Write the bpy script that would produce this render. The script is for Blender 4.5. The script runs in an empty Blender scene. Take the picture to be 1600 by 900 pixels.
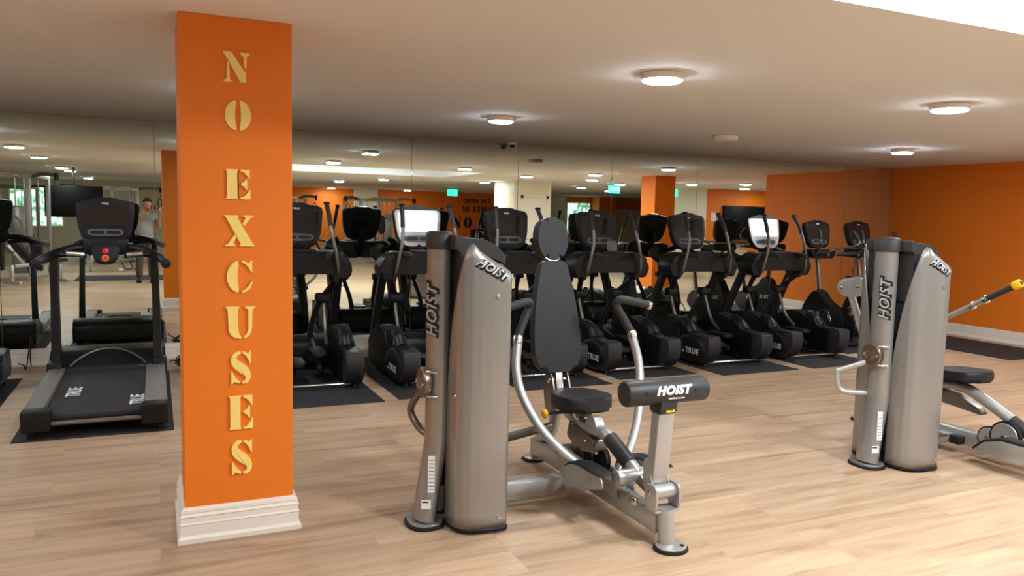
import bpy, bmesh, math, random
from mathutils import Vector, Matrix
random.seed(7)
SC = bpy.context.scene
COL = SC.collection
PI = math.pi

# ------------------------------------------------------------------ camera
# focal length and orientation solved from the photograph's three vanishing points
EYE = 1.6
VXP = Vector((3500-800, 399-450)); VYP = Vector((242-800, 324-450))
FPX = math.sqrt(-(VXP.dot(VYP)))
RX = Vector((VXP.x, VXP.y, FPX)).normalized()
RY = Vector((VYP.x, VYP.y, FPX)).normalized()
RZ = RX.cross(RY).normalized()
if RZ.y > 0: RZ = -RZ
cam_data = bpy.data.cameras.new('camera')
cam_data.sensor_fit = 'HORIZONTAL'; cam_data.sensor_width = 36
cam_data.lens = FPX/1600*36
cam_data.clip_start = 0.02; cam_data.clip_end = 200
cam = bpy.data.objects.new('camera', cam_data); COL.objects.link(cam)
c_right = Vector((RX.x, RY.x, RZ.x)); c_down = Vector((RX.y, RY.y, RZ.y)); c_fwd = Vector((RX.z, RY.z, RZ.z))
M = Matrix((( c_right.x, -c_down.x, -c_fwd.x, 0), (c_right.y, -c_down.y, -c_fwd.y, 0), (c_right.z, -c_down.z, -c_fwd.z, EYE), (0,0,0,1)))
cam.matrix_world = M
SC.camera = cam

# ------------------------------------------------------------------ exposure, world, light levels
SC.view_settings.view_transform = 'Standard'
SC.view_settings.look = 'None'
SC.view_settings.exposure = 1.11
SC.view_settings.gamma = 1.0
SC.view_settings.use_curve_mapping = False
world = bpy.data.worlds.new('world'); SC.world = world; world.use_nodes = True
world.node_tree.nodes['Background'].inputs[0].default_value = (1.0, .93, .85, 1)
world.node_tree.nodes['Background'].inputs[1].default_value = 0.05
SC.cycles.use_denoising = True
SC.cycles.max_bounces = 10; SC.cycles.diffuse_bounces = 5; SC.cycles.glossy_bounces = 6
SC.cycles.sample_clamp_indirect = 12.0
SC.cycles.caustics_reflective = False
LAMP = 62.0          # strength of every ceiling disc
COVE_LAMP = 195.0     # the discs in the raised ceiling bay
LAMP_COL = (.95, 1.05, 1.13)

# ceiling heights and wall positions
CEIL = 2.489; WALL_Y = 9.0; WALL_X = 10.725
COVE = (1.5, 6.4, -0.2, 2.42); COVE_Z = 2.86

# ------------------------------------------------------------------ materials
def mat(name, col, rough=.5, metal=0., bump=0., bscale=60., spec=.35, var=0., emit=None, est=0., coat=0., vscale=8., stretch=None):
    m = bpy.data.materials.new(name); m.use_nodes = True
    nt = m.node_tree; b = nt.nodes['Principled BSDF']
    c = tuple(col)+(1,) if len(col) == 3 else col
    b.inputs['Base Color'].default_value = c
    b.inputs['Roughness'].default_value = rough
    b.inputs['Metallic'].default_value = metal
    b.inputs['Specular IOR Level'].default_value = spec
    b.inputs['Coat Weight'].default_value = coat
    tc = nt.nodes.new('ShaderNodeTexCoord'); mp = nt.nodes.new('ShaderNodeMapping')
    nt.links.new(tc.outputs['Object'], mp.inputs[0])
    if stretch: mp.inputs['Scale'].default_value = stretch
    n = nt.nodes.new('ShaderNodeTexNoise'); n.inputs['Scale'].default_value = vscale; n.inputs['Detail'].default_value = 4
    nt.links.new(mp.outputs[0], n.inputs['Vector'])
    v = max(var, .02)
    r = nt.nodes.new('ShaderNodeMapRange'); r.inputs[3].default_value = 1-v; r.inputs[4].default_value = 1+v
    nt.links.new(n.outputs['Fac'], r.inputs[0])
    mx = nt.nodes.new('ShaderNodeVectorMath'); mx.operation = 'SCALE'; mx.inputs[0].default_value = c[:3]
    nt.links.new(r.outputs[0], mx.inputs['Scale']); nt.links.new(mx.outputs[0], b.inputs['Base Color'])
    if bump:
        n2 = nt.nodes.new('ShaderNodeTexNoise'); n2.inputs['Scale'].default_value = bscale; n2.inputs['Detail'].default_value = 3
        nt.links.new(mp.outputs[0], n2.inputs['Vector'])
        bp = nt.nodes.new('ShaderNodeBump'); bp.inputs['Strength'].default_value = bump; bp.inputs['Distance'].default_value = .002
        nt.links.new(n2.outputs['Fac'], bp.inputs['Height']); nt.links.new(bp.outputs[0], b.inputs['Normal'])
    if emit:
        b.inputs['Emission Color'].default_value = tuple(emit)+(1,); b.inputs['Emission Strength'].default_value = est
    return m

def srgb(r, g, b):
    f = lambda v: (v/255/12.92) if v/255 <= .04045 else ((v/255+.055)/1.055)**2.4
    return (f(r), f(g), f(b))

MT = {}
MT['orange'] = mat('orange_paint', srgb(236, 124, 28), .55, bump=.15, bscale=220, var=.03, vscale=3)
MT['letter'] = mat('gold_letter_paint', srgb(255, 222, 125), .45, var=.03)
MT['white_trim'] = mat('white_trim_paint', srgb(238, 228, 215), .4, var=.02)
MT['white_wall'] = mat('white_wall_paint', srgb(235, 228, 205), .6, bump=.1, bscale=200)
MT['beige_wall'] = mat('beige_wall_paint', srgb(205, 195, 165), .6, bump=.1, bscale=200)
MT['ceiling'] = mat('ceiling_paint', srgb(234, 237, 240), .9, spec=.08, bump=.1, bscale=160, var=.02, vscale=1.2)
MT['silver'] = mat('silver_powder_coat', srgb(186, 184, 180), .38, .6, bump=.06, bscale=900, var=.02)
MT['shroud'] = mat('silver_shroud_plastic', srgb(160, 157, 152), .3, .6, bump=.04, bscale=900, var=.015)
MT['chrome'] = mat('polished_steel', srgb(215, 212, 205), .18, 1.)
MT['steel_dark'] = mat('brushed_grey_steel', srgb(125, 118, 110), .35, .8)
MT['char'] = mat('charcoal_plastic', srgb(50, 48, 48), .45, bump=.15, bscale=500)
MT['rubber'] = mat('black_rubber', srgb(24, 23, 23), .6)
MT['black'] = mat('black_plastic', srgb(17, 17, 18), .48, bump=.1, bscale=400, var=.05)
MT['satin'] = mat('satin_black_shell', srgb(19, 19, 20), .42, bump=.05, bscale=400, var=.05, spec=.32)
MT['frame_dark'] = mat('dark_grey_frame_paint', srgb(42, 40, 41), .38, .3)
MT['vinyl'] = mat('black_vinyl', srgb(34, 33, 36), .48, bump=.25, bscale=700, var=.04)
MT['grip'] = mat('rubber_foam_grip', srgb(48, 47, 48), .6, bump=.3, bscale=900)
MT['screen'] = mat('dark_screen_glass', srgb(36, 31, 31), .12, spec=.6)
MT['cap'] = mat('end_cap_painted_lit', srgb(40, 38, 38), .5, bump=.1, bscale=400)  # greyer than the housing shell: light on the rear face put into the colour
MT['tv'] = mat('matt_screen', srgb(16, 15, 16), .5, spec=.15)
MT['button'] = mat('grey_key_pad', srgb(95, 94, 96), .4)
MT['mat'] = mat('rubber_floor_mat', srgb(42, 40, 42), .75, bump=.5, bscale=500, var=.12, vscale=40)
MT['deckrail'] = mat('grey_deck_rail', srgb(112, 107, 103), .5, bump=.5, bscale=90, stretch=(8, .3, 1), var=.08)
MT['belt'] = mat('running_belt_rubber', srgb(40, 37, 37), .62, bump=.4, bscale=700)
MT['white_print'] = mat('white_print', srgb(225, 225, 225), .5)
MT['black_print'] = mat('black_print', srgb(20, 18, 18), .5)
MT['red'] = mat('red_button', srgb(215, 45, 55), .35)
MT['amber'] = mat('orange_stop_ring', srgb(240, 120, 25), .35)
MT['yellow'] = mat('yellow_plastic', srgb(238, 180, 25), .4)
MT['bronze'] = mat('bronze_badge', srgb(140, 125, 110), .3, .9)
MT['lamp'] = mat('lamp_diffuser', (1, 1, 1), .5, emit=LAMP_COL, est=LAMP)
MT['lamp_side'] = mat('corner_lamp_diffuser', (1, 1, 1), .5, emit=LAMP_COL, est=LAMP*1.8)
MT['lamp_cove'] = mat('bay_lamp_diffuser', (1, 1, 1), .5, emit=LAMP_COL, est=COVE_LAMP)
MT['exit'] = mat('exit_sign_green', srgb(30, 190, 140), .4, emit=(.02, .8, .5), est=1.2)
MT['glow_screen'] = mat('lit_screen', (.8, .85, .95), .2, emit=(.86, .93, 1.), est=.6)
MT['window'] = mat('daylight_window', (.8, .9, .8), .3, emit=(.75, 1., .85), est=1.6)
MT['skin'] = mat('skin', srgb(170, 115, 88), .5)
MT['hair'] = mat('dark_hair', srgb(28, 22, 20), .6)
MT['shirt'] = mat('light_grey_shirt', srgb(132, 130, 124), .8, bump=.3, bscale=300)
MT['trousers'] = mat('dark_grey_trousers', srgb(70, 66, 62), .85)
MT['sticker'] = mat('white_sticker', srgb(225, 225, 225), .5)
MT['sticker_y'] = mat('yellow_warning_sticker', srgb(230, 205, 40), .5)

# lit screens vary from grey at the edge to blown-out white
def lit_screen():
    m = MT['glow_screen']; nt = m.node_tree; b = nt.nodes['Principled BSDF']
    tc = nt.nodes.new('ShaderNodeTexCoord'); n = nt.nodes.new('ShaderNodeTexNoise'); n.inputs['Scale'].default_value = 3.4; n.inputs['Detail'].default_value = 1
    nt.links.new(tc.outputs['Object'], n.inputs['Vector'])
    r = nt.nodes.new('ShaderNodeMapRange'); r.inputs[1].default_value = .4; r.inputs[2].default_value = .6; r.inputs[3].default_value = .22; r.inputs[4].default_value = 1.2
    nt.links.new(n.outputs['Fac'], r.inputs[0]); nt.links.new(r.outputs[0], b.inputs['Emission Strength'])
lit_screen()

def window_view():
    m = MT['window']; nt = m.node_tree; b = nt.nodes['Principled BSDF']
    tc = nt.nodes.new('ShaderNodeTexCoord'); n = nt.nodes.new('ShaderNodeTexNoise'); n.inputs['Scale'].default_value = 5.; n.inputs['Detail'].default_value = 5
    nt.links.new(tc.outputs['Object'], n.inputs['Vector'])
    r = nt.nodes.new('ShaderNodeValToRGB'); r.color_ramp.elements[0].position = .42; r.color_ramp.elements[0].color = (.05, .22, .12, 1)
    r.color_ramp.elements[1].position = .56; r.color_ramp.elements[1].color = (.7, 1., .9, 1)
    nt.links.new(n.outputs['Fac'], r.inputs[0]); nt.links.new(r.outputs[0], b.inputs['Emission Color']); b.inputs['Emission Strength'].default_value = .8
window_view()

def floor_material():
    m = bpy.data.materials.new('oak_plank_floor'); m.use_nodes = True
    nt = m.node_tree; b = nt.nodes['Principled BSDF']; L = nt.links.new
    tc = nt.nodes.new('ShaderNodeTexCoord')
    br = nt.nodes.new('ShaderNodeTexBrick')
    br.offset = .37; br.offset_frequency = 3
    br.inputs['Scale'].default_value = 1.0
    br.inputs['Brick Width'].default_value = 1.52; br.inputs['Row Height'].default_value = .235
    br.inputs['Mortar Size'].default_value = .0012; br.inputs['Mortar Smooth'].default_value = .3
    br.inputs['Color1'].default_value = (0, 0, 0, 1); br.inputs['Color2'].default_value = (1, 1, 1, 1); br.inputs['Mortar'].default_value = (.5, .5, .5, 1)
    L(tc.outputs['Object'], br.inputs['Vector'])
    # offset the grain per plank
    add = nt.nodes.new('ShaderNodeVectorMath'); add.operation = 'MULTIPLY_ADD'
    L(br.outputs['Color'], add.inputs[0]); add.inputs[1].default_value = (7.3, 3.1, 0); L(tc.outputs['Object'], add.inputs[2])
    mp = nt.nodes.new('ShaderNodeMapping'); mp.inputs['Scale'].default_value = (.55, 6.5, 1); L(add.outputs[0], mp.inputs[0])
    n1 = nt.nodes.new('ShaderNodeTexNoise'); n1.inputs['Scale'].default_value = 1.6; n1.inputs['Detail'].default_value = 7; n1.inputs['Roughness'].default_value = .62; n1.inputs['Distortion'].default_value = .5
    L(mp.outputs[0], n1.inputs['Vector'])
    mp2 = nt.nodes.new('ShaderNodeMapping'); mp2.inputs['Scale'].default_value = (3., 60, 1); L(add.outputs[0], mp2.inputs[0])
    n2 = nt.nodes.new('ShaderNodeTexNoise'); n2.inputs['Scale'].default_value = 1.5; n2.inputs['Detail'].default_value = 4
    L(mp2.outputs[0], n2.inputs['Vector'])
    cr = nt.nodes.new('ShaderNodeValToRGB')
    cr.color_ramp.elements[0].position = .28; cr.color_ramp.elements[0].color = srgb(148, 117, 92)+(1,)
    cr.color_ramp.elements[1].position = .72; cr.color_ramp.elements[1].color = srgb(200, 172, 141)+(1,)
    e = cr.color_ramp.elements.new(.47); e.color = srgb(180, 149, 120)+(1,)
    L(n1.outputs['Fac'], cr.inputs[0])
    # fine grain and plank-to-plank tone
    r1 = nt.nodes.new('ShaderNodeMapRange'); r1.inputs[3].default_value = .93; r1.inputs[4].default_value = 1.07; L(n2.outputs['Fac'], r1.inputs[0])
    r2 = nt.nodes.new('ShaderNodeMapRange'); r2.inputs[3].default_value = .9; r2.inputs[4].default_value = 1.08; L(br.outputs['Color'], r2.inputs[0])
    mu = nt.nodes.new('ShaderNodeMath'); mu.operation = 'MULTIPLY'; L(r1.outputs[0], mu.inputs[0]); L(r2.outputs[0], mu.inputs[1])
    r3 = nt.nodes.new('ShaderNodeMapRange'); r3.inputs[3].default_value = 1.; r3.inputs[4].default_value = .72; L(br.outputs['Fac'], r3.inputs[0])
    mu2 = nt.nodes.new('ShaderNodeMath'); mu2.operation = 'MULTIPLY'; L(mu.outputs[0], mu2.inputs[0]); L(r3.outputs[0], mu2.inputs[1])
    # knots
    mp3 = nt.nodes.new('ShaderNodeMapping'); mp3.inputs['Scale'].default_value = (1.3, 4.5, 1); L(add.outputs[0], mp3.inputs[0])
    vo = nt.nodes.new('ShaderNodeTexVoronoi'); vo.inputs['Scale'].default_value = 1.; L(mp3.outputs[0], vo.inputs['Vector'])
    r4 = nt.nodes.new('ShaderNodeMapRange'); r4.inputs[1].default_value = .0; r4.inputs[2].default_value = .11; r4.inputs[3].default_value = .62; r4.inputs[4].default_value = 1.; L(vo.outputs['Distance'], r4.inputs[0])
    mu3 = nt.nodes.new('ShaderNodeMath'); mu3.operation = 'MULTIPLY'; L(mu2.outputs[0], mu3.inputs[0]); L(r4.outputs[0], mu3.inputs[1])
    sc = nt.nodes.new('ShaderNodeVectorMath'); sc.operation = 'SCALE'; L(cr.outputs[0], sc.inputs[0]); L(mu3.outputs[0], sc.inputs['Scale'])
    L(sc.outputs[0], b.inputs['Base Color'])
    b.inputs['Roughness'].default_value = .42; b.inputs['Specular IOR Level'].default_value = .35
    bp = nt.nodes.new('ShaderNodeBump'); bp.inputs['Strength'].default_value = .12; bp.inputs['Distance'].default_value = .002
    L(mu3.outputs[0], bp.inputs['Height']); L(bp.outputs[0], b.inputs['Normal'])
    return m
MT['floor'] = floor_material()

def mirror_material():
    m = bpy.data.materials.new('mirror_glass'); m.use_nodes = True
    b = m.node_tree.nodes['Principled BSDF']
    b.inputs['Base Color'].default_value = (.85, .92, .84, 1); b.inputs['Metallic'].default_value = 1.; b.inputs['Roughness'].default_value = .004
    nt = m.node_tree
    tc = nt.nodes.new('ShaderNodeTexCoord'); n = nt.nodes.new('ShaderNodeTexNoise'); n.inputs['Scale'].default_value = 1.1
    nt.links.new(tc.outputs['Object'], n.inputs['Vector'])
    r = nt.nodes.new('ShaderNodeMapRange'); r.inputs[3].default_value = .003; r.inputs[4].default_value = .012
    nt.links.new(n.outputs['Fac'], r.inputs[0]); nt.links.new(r.outputs[0], b.inputs['Roughness'])
    return m
MT['mirror'] = mirror_material()

# ------------------------------------------------------------------ mesh helpers
OFF = [Vector((0, 0, 0))]      # world origin of the thing being built

class MB:
    def __init__(s): s.bm = bmesh.new()
    def _add(s, verts, faces):
        vs = [s.bm.verts.new(v) for v in verts]
        for f in faces:
            try: s.bm.faces.new([vs[i] for i in f])
            except ValueError: pass
        return vs
    def box(s, x0, x1, y0, y1, z0, z1, bev=0., rot=None, piv=None, seg=2):
        vs = s._add([(x0,y0,z0),(x1,y0,z0),(x1,y1,z0),(x0,y1,z0),(x0,y0,z1),(x1,y0,z1),(x1,y1,z1),(x0,y1,z1)],
                    [(0,3,2,1),(4,5,6,7),(0,1,5,4),(1,2,6,5),(2,3,7,6),(3,0,4,7)])
        new = vs
        if bev:
            es = list({e for v in vs for e in v.link_edges})
            r = bmesh.ops.bevel(s.bm, geom=es, offset=bev, segments=seg, profile=.5, affect='EDGES')
            new = list({v for f in r['faces'] for v in f.verts} | {v for v in vs if v.is_valid})
        if rot is not None:
            p = Vector(piv) if piv is not None else Vector(((x0+x1)/2, (y0+y1)/2, (z0+z1)/2))
            for v in new: v.co = p + rot @ (v.co-p)
        return s
    def beam(s, a, b, w, h, bev=.004, up=(0,0,1)):
        a, b = Vector(a), Vector(b); d = b-a; L = d.length; z = d.normalized(); u = Vector(up)
        if abs(z.dot(u)) > .98: u = Vector((0, 1, 0))
        x = u.cross(z).normalized(); y = z.cross(x)
        R = Matrix((x, y, z)).transposed()
        n0 = len(s.bm.verts); s.bm.verts.ensure_lookup_table()
        vs = s._add([(-w/2,-h/2,0),(w/2,-h/2,0),(w/2,h/2,0),(-w/2,h/2,0),(-w/2,-h/2,L),(w/2,-h/2,L),(w/2,h/2,L),(-w/2,h/2,L)],
                    [(0,3,2,1),(4,5,6,7),(0,1,5,4),(1,2,6,5),(2,3,7,6),(3,0,4,7)])
        new = vs
        if bev:
            es = list({e for v in vs for e in v.link_edges})
            r = bmesh.ops.bevel(s.bm, geom=es, offset=bev, segments=2, profile=.5, affect='EDGES')
            new = list({v for f in r['faces'] for v in f.verts} | {v for v in vs if v.is_valid})
        for v in new: v.co = a + R @ v.co
        return s
    def tube(s, pts, r, seg=12, smooth=True, res=6, flat=1.0, cap=True, up=(0,0,1)):
        """round (or oval: flat = ratio of second radius) tube along a smoothed path; r may be a list"""
        P = [Vector(p) for p in pts]; n = len(P)
        rr = list(r) if isinstance(r, (list, tuple)) else [r]*n
        if smooth and n > 2:
            Q, RR = [], []
            for i in range(n-1):
                p0 = P[i-1] if i > 0 else P[i]*2-P[i+1]; p1 = P[i]; p2 = P[i+1]; p3 = P[i+2] if i+2 < n else P[i+1]*2-P[i]
                for k in range(res):
                    t = k/res
                    Q.append(.5*((2*p1)+(p2-p0)*t+(2*p0-5*p1+4*p2-p3)*t*t+(3*p1-p0-3*p2+p3)*t**3)); RR.append(rr[i]*(1-t)+rr[i+1]*t)
            Q.append(P[-1]); RR.append(rr[-1]); P, rr = Q, RR; n = len(P)
        T = [((P[min(i+1,n-1)]-P[max(i-1,0)]).normalized()) for i in range(n)]
        u = Vector(up)
        if abs(T[0].dot(u)) > .95: u = Vector((0, 1, 0)) if abs(T[0].y) < .9 else Vector((1, 0, 0))
        x = (u - T[0]*u.dot(T[0])).normalized()
        rings = []
        for i in range(n):
            x = (x - T[i]*x.dot(T[i])).normalized(); y = T[i].cross(x)
            rings.append([s.bm.verts.new(P[i]+(x*math.cos(2*PI*k/seg)+y*math.sin(2*PI*k/seg)*flat)*rr[i]) for k in range(seg)])
        for a, b in zip(rings, rings[1:]):
            for k in range(seg): s.bm.faces.new((a[k], a[(k+1)%seg], b[(k+1)%seg], b[k]))
        if cap:
            s.bm.faces.new(rings[0][::-1]); s.bm.faces.new(rings[-1])
        return s
    def cyl(s, a, b, r, seg=24, r2=None, bev=0.):
        a, b = Vector(a), Vector(b); r2 = r if r2 is None else r2
        d = (b-a).normalized(); L = (b-a).length
        if bev:
            return s.tube([a, a+d*bev*.3, a+d*bev, b-d*bev, b-d*bev*.3, b], [r-bev, r-bev*.35, r, r2, r2-bev*.35, r2-bev], seg, smooth=False)
        return s.tube([a, b], [r, r2], seg, smooth=False)
    def lathe(s, prof, c, seg=32, axis='z'):
        c = Vector(c); rings = []
        for (r, h) in prof:
            ring = []
            for k in range(seg):
                a = 2*PI*k/seg; u, v = r*math.cos(a), r*math.sin(a)
                p = {'z': (u, v, h), 'x': (h, u, v), 'y': (u, h, v)}[axis]
                ring.append(s.bm.verts.new(c+Vector(p)))
            rings.append(ring)
        for a, b in zip(rings, rings[1:]):
            for k in range(seg): s.bm.faces.new((a[k], a[(k+1)%seg], b[(k+1)%seg], b[k]))
        s.bm.faces.new(rings[0][::-1]); s.bm.faces.new(rings[-1])
        return s
    def prism(s, poly, a, b, axis='x', bev=0., seg=2, tri=False):
        """poly: 2D outline; axis x: (y,z), axis y: (x,z), axis z: (x,y); extruded from a to b"""
        f = {'x': lambda p, t: (t, p[0], p[1]), 'y': lambda p, t: (p[0], t, p[1]), 'z': lambda p, t: (p[0], p[1], t)}[axis]
        n = len(poly)
        A = [s.bm.verts.new(f(p, a)) for p in poly]; B = [s.bm.verts.new(f(p, b)) for p in poly]
        fa = s.bm.faces.new(A); fb = s.bm.faces.new(B[::-1])
        for i in range(n): s.bm.faces.new((A[i], B[i], B[(i+1)%n], A[(i+1)%n]))
        if bev:
            es = [e for e in set(fa.edges) | set(fb.edges)]
            bmesh.ops.bevel(s.bm, geom=es, offset=bev, segments=seg, profile=.5, affect='EDGES')
        return s
    def cushion(s, outline, z0, z1, bev=.02, M=None, seg=4):
        """2D outline in local xy, thickness z0..z1, strongly rounded rims; M places it"""
        n0 = set(s.bm.verts)
        A = [s.bm.verts.new((p[0], p[1], z0)) for p in outline]; B = [s.bm.verts.new((p[0], p[1], z1)) for p in outline]
        fa = s.bm.faces.new(A[::-1]); fb = s.bm.faces.new(B)
        n = len(outline)
        for i in range(n): s.bm.faces.new((A[i], A[(i+1)%n], B[(i+1)%n], B[i]))
        bmesh.ops.bevel(s.bm, geom=list(set(fa.edges) | set(fb.edges)), offset=bev, segments=seg, profile=.6, affect='EDGES')
        if M is not None:
            for v in s.bm.verts:
                if v not in n0: v.co = M @ v.co
        return s
    def sheet(s, rows):
        """rows: list of lists of points, same length"""
        R = [[s.bm.verts.new(p) for p in r] for r in rows]
        for a, b in zip(R, R[1:]):
            for k in range(len(a)-1): s.bm.faces.new((a[k], a[k+1], b[k+1], b[k]))
        return s
    def move(s, M):
        for v in s.bm.verts: v.co = M @ v.co
        return s
    def build(s, name, m, parent=None, smooth=True, solid=0., off=None):
        o_ = Vector(off) if off is not None else OFF[0]
        for v in s.bm.verts: v.co -= o_
        bmesh.ops.recalc_face_normals(s.bm, faces=s.bm.faces)
        me = bpy.data.meshes.new(name); s.bm.to_mesh(me); s.bm.free()
        me.materials.append(MT[m] if isinstance(m, str) else m)
        if smooth:
            for p in me.polygons: p.use_smooth = True
            try: me.set_sharp_from_angle(angle=math.radians(38))
            except Exception: pass
        o = bpy.data.objects.new(name, me); COL.objects.link(o)
        if parent is not None: o.parent = parent
        else: o.location = o_
        if solid:
            md = o.modifiers.new('thickness', 'SOLIDIFY'); md.thickness = solid; md.offset = -1
        return o

def tag(o, label=None, cat=None, group=None, kind=None):
    if label: o['label'] = label
    if cat: o['category'] = cat
    if group: o['group'] = group
    if kind: o['kind'] = kind
    return o

def thing(name, loc, label, cat, group=None, rz=0.):
    o = bpy.data.objects.new(name, None); COL.objects.link(o)
    o.empty_display_size = .1
    o.location = loc; o.rotation_euler = (0, 0, rz)
    OFF[0] = Vector(loc)
    return tag(o, label, cat, group)

def copy_tree(o, parent=None):
    c = o.copy(); COL.objects.link(c)
    if parent is not None: c.parent = parent
    for ch in list(o.children): copy_tree(ch, c)
    return c

def rounded(pts, r=.02, n=4):
    """round the corners of a 2D polygon"""
    out = []; N = len(pts)
    for i in range(N):
        p0, p1, p2 = Vector(pts[i-1][:2]), Vector(pts[i][:2]), Vector(pts[(i+1)%N][:2])
        ri = pts[i][2] if len(pts[i]) > 2 else r
        a = (p0-p1); b = (p2-p1); la, lb = a.length, b.length
        if ri <= 0 or la < 1e-6 or lb < 1e-6: out.append(tuple(p1)); continue
        d = min(ri, la*.48, lb*.48); A = p1+a/la*d; B = p1+b/lb*d
        for k in range(n+1):
            t = k/n; q = A*(1-t)**2+p1*2*t*(1-t)+B*t*t; out.append((q.x, q.y))
    return out

def superellipse(a, b, n=2.6, seg=40, cx=0, cy=0):
    out = []
    for k in range(seg):
        t = 2*PI*k/seg; c, s_ = math.cos(t), math.sin(t)
        out.append((cx+a*math.copysign(abs(c)**(2/n), c), cy+b*math.copysign(abs(s_)**(2/n), s_)))
    return out

def lettering(name, text, size, M, m, parent=None, depth=.001, shear=0., bold=0., spacing=1., width=1., off=None, align='CENTER'):
    """text as a thin solid mesh; M maps text plane (x right, y up, z out) to the world"""
    cu = bpy.data.curves.new(name, 'FONT'); cu.body = text; cu.size = size; cu.extrude = depth; cu.offset = bold
    cu.shear = shear; cu.align_x = align; cu.align_y = 'CENTER'; cu.space_character = spacing
    cu.resolution_u = 3
    ob = bpy.data.objects.new(name, cu); COL.objects.link(ob)
    dg = bpy.context.evaluated_depsgraph_get(); dg.update()
    me = bpy.data.meshes.new_from_object(ob.evaluated_get(dg))
    COL.objects.unlink(ob); bpy.data.objects.remove(ob); 
    me.materials.clear(); me.materials.append(MT[m])
    o_ = Vector(off) if off is not None else OFF[0]
    for v in me.vertices: v.co = (M @ Vector((v.co.x*width, v.co.y, v.co.z))) - o_
    me.name = name
    o = bpy.data.objects.new(name, me); COL.objects.link(o)
    if parent is not None: o.parent = parent
    else: o.location = o_
    return o

def frame(origin, xdir, ydir):
    x = Vector(xdir).normalized(); y = Vector(ydir); y = (y-x*y.dot(x)).normalized(); z = x.cross(y)
    m = Matrix((x, y, z)).transposed().to_4x4(); m.translation = Vector(origin); return m
# ================================================================== ROOM SHELL
def struct(name, mb, m, smooth=False, parent=None):
    o = mb.build(name, m, parent, smooth=smooth, off=(0, 0, 0))
    if parent is None: tag(o, kind='structure')
    return o
OFF[0] = Vector((0, 0, 0))
X0, X1, Y0 = -9.0, 24.0, -13.0
b = MB().box(X0, X1, Y0, 9.12, -.12, 0.); struct('floor', b, 'floor')
# lower ceiling with the raised bay cut out of it
b = MB()
cx0, cx1, cy0, cy1 = COVE
b.box(X0, X1, cy1, 9.12, CEIL, CEIL+.1); b.box(X0, X1, Y0, cy0, CEIL, CEIL+.1)
b.box(X0, cx0, cy0, cy1, CEIL, CEIL+.1); b.box(cx1, X1, cy0, cy1, CEIL, CEIL+.1)
b.box(cx0-.1, cx0, cy0-.1, cy1+.1, CEIL+.1, COVE_Z); b.box(cx1, cx1+.1, cy0-.1, cy1+.1, CEIL+.1, COVE_Z)
b.box(cx0, cx1, cy0-.1, cy0, CEIL+.1, COVE_Z); b.box(cx0, cx1, cy1, cy1+.1, CEIL+.1, COVE_Z)
b.box(cx0-.1, cx1+.1, cy0-.1, cy1+.1, COVE_Z, COVE_Z+.1)
struct('ceiling', b, 'ceiling')
# walls
struct('wall_back', MB().box(X0, WALL_X+.02, WALL_Y+.005, WALL_Y+.12, 0, CEIL), 'orange')
struct('wall_right', MB().box(WALL_X, WALL_X+.2, 6.15, WALL_Y+.12, 0, CEIL), 'orange')
struct('wall_right_return', MB().box(WALL_X+.2, X1, 6.15, 6.3, 0, CEIL), 'orange')
struct('wall_left', MB().box(X0-.12, X0, Y0, 9.12, 0, CEIL), 'beige_wall')
struct('wall_east', MB().box(X1, X1+.12, Y0, 6.3, 0, CEIL), 'white_wall')
struct('wall_front', MB().box(4.4, X1, Y0+.6, Y0+.72, 0, CEIL), 'orange')
struct('wall_front_left', MB().box(X0, 4.4, Y0-.12, Y0, 0, CEIL), 'beige_wall')
struct('wall_partition', MB().box(8.3, 9.35, -1.5, -.2, 0, CEIL, .01), 'white_wall')
struct('wall_pier', MB().box(7.0, 7.9, Y0+.72, Y0+.9, 0, CEIL, .01), 'white_wall')
struct('wall_alcove', MB().box(14.45, 19.6, -.5, -.35, 0, CEIL), 'orange')
struct('wall_alcove_side', MB().box(13.2, 14.45, -.5, -.35, 0, CEIL), 'white_wall')
# columns
CX0, CX1, CY0, CY1 = .108, .612, 3.955, 4.455
BASE_PROF = [(0, 0), (.036, 0), (.036, .022), (.024, .034), (.024, .085), (.028, .09), (.022, .098), (.022, .122), (.026, .128), (.016, .14), (.02, .146), (.018, .158), (.006, .168), (0, .168)]
def base_ring(x0, x1, y0, y1):
    mb = MB(); rings = []
    for (d, z) in BASE_PROF[1:-1]:
        rings.append([mb.bm.verts.new(v) for v in ((x0-d, y0-d, z), (x1+d, y0-d, z), (x1+d, y1+d, z), (x0-d, y1+d, z))])
    inner0 = [mb.bm.verts.new(v) for v in ((x0+.002, y0+.002, 0), (x1-.002, y0+.002, 0), (x1-.002, y1-.002, 0), (x0+.002, y1-.002, 0))]
    inner1 = [mb.bm.verts.new(v) for v in ((x0+.002, y0+.002, .168), (x1-.002, y0+.002, .168), (x1-.002, y1-.002, .168), (x0+.002, y1-.002, .168))]
    seq = [inner0]+rings+[inner1]
    for a, c in zip(seq, seq[1:]+[seq[0]]):
        for k in range(4): mb.bm.faces.new((a[k], a[(k+1)%4], c[(k+1)%4], c[k]))
    return mb
struct('wall_column', MB().box(CX0, CX1, CY0, CY1, 0, CEIL, .004), 'orange')
struct('baseboard_column', base_ring(CX0, CX1, CY0, CY1), 'white_trim')
struct('wall_column_far', MB().box(9.4, 9.9, 3.87, 4.38, 0, CEIL, .004), 'orange')
struct('baseboard_column_far', base_ring(9.4, 9.9, 3.87, 4.38), 'white_trim')
struct('wall_pier_rear', MB().box(15.3, 16.2, Y0+.72, Y0+.9, 0, CEIL, .01), 'white_wall')
struct('wall_pier_east', MB().box(18.6, 20.0, Y0+.72, Y0+.9, 0, 2.0, .01), 'beige_wall')
struct('wall_column_rear', MB().box(17.55, 18.4, -12.2, -11.6, 0, CEIL, .004), 'orange')
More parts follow.
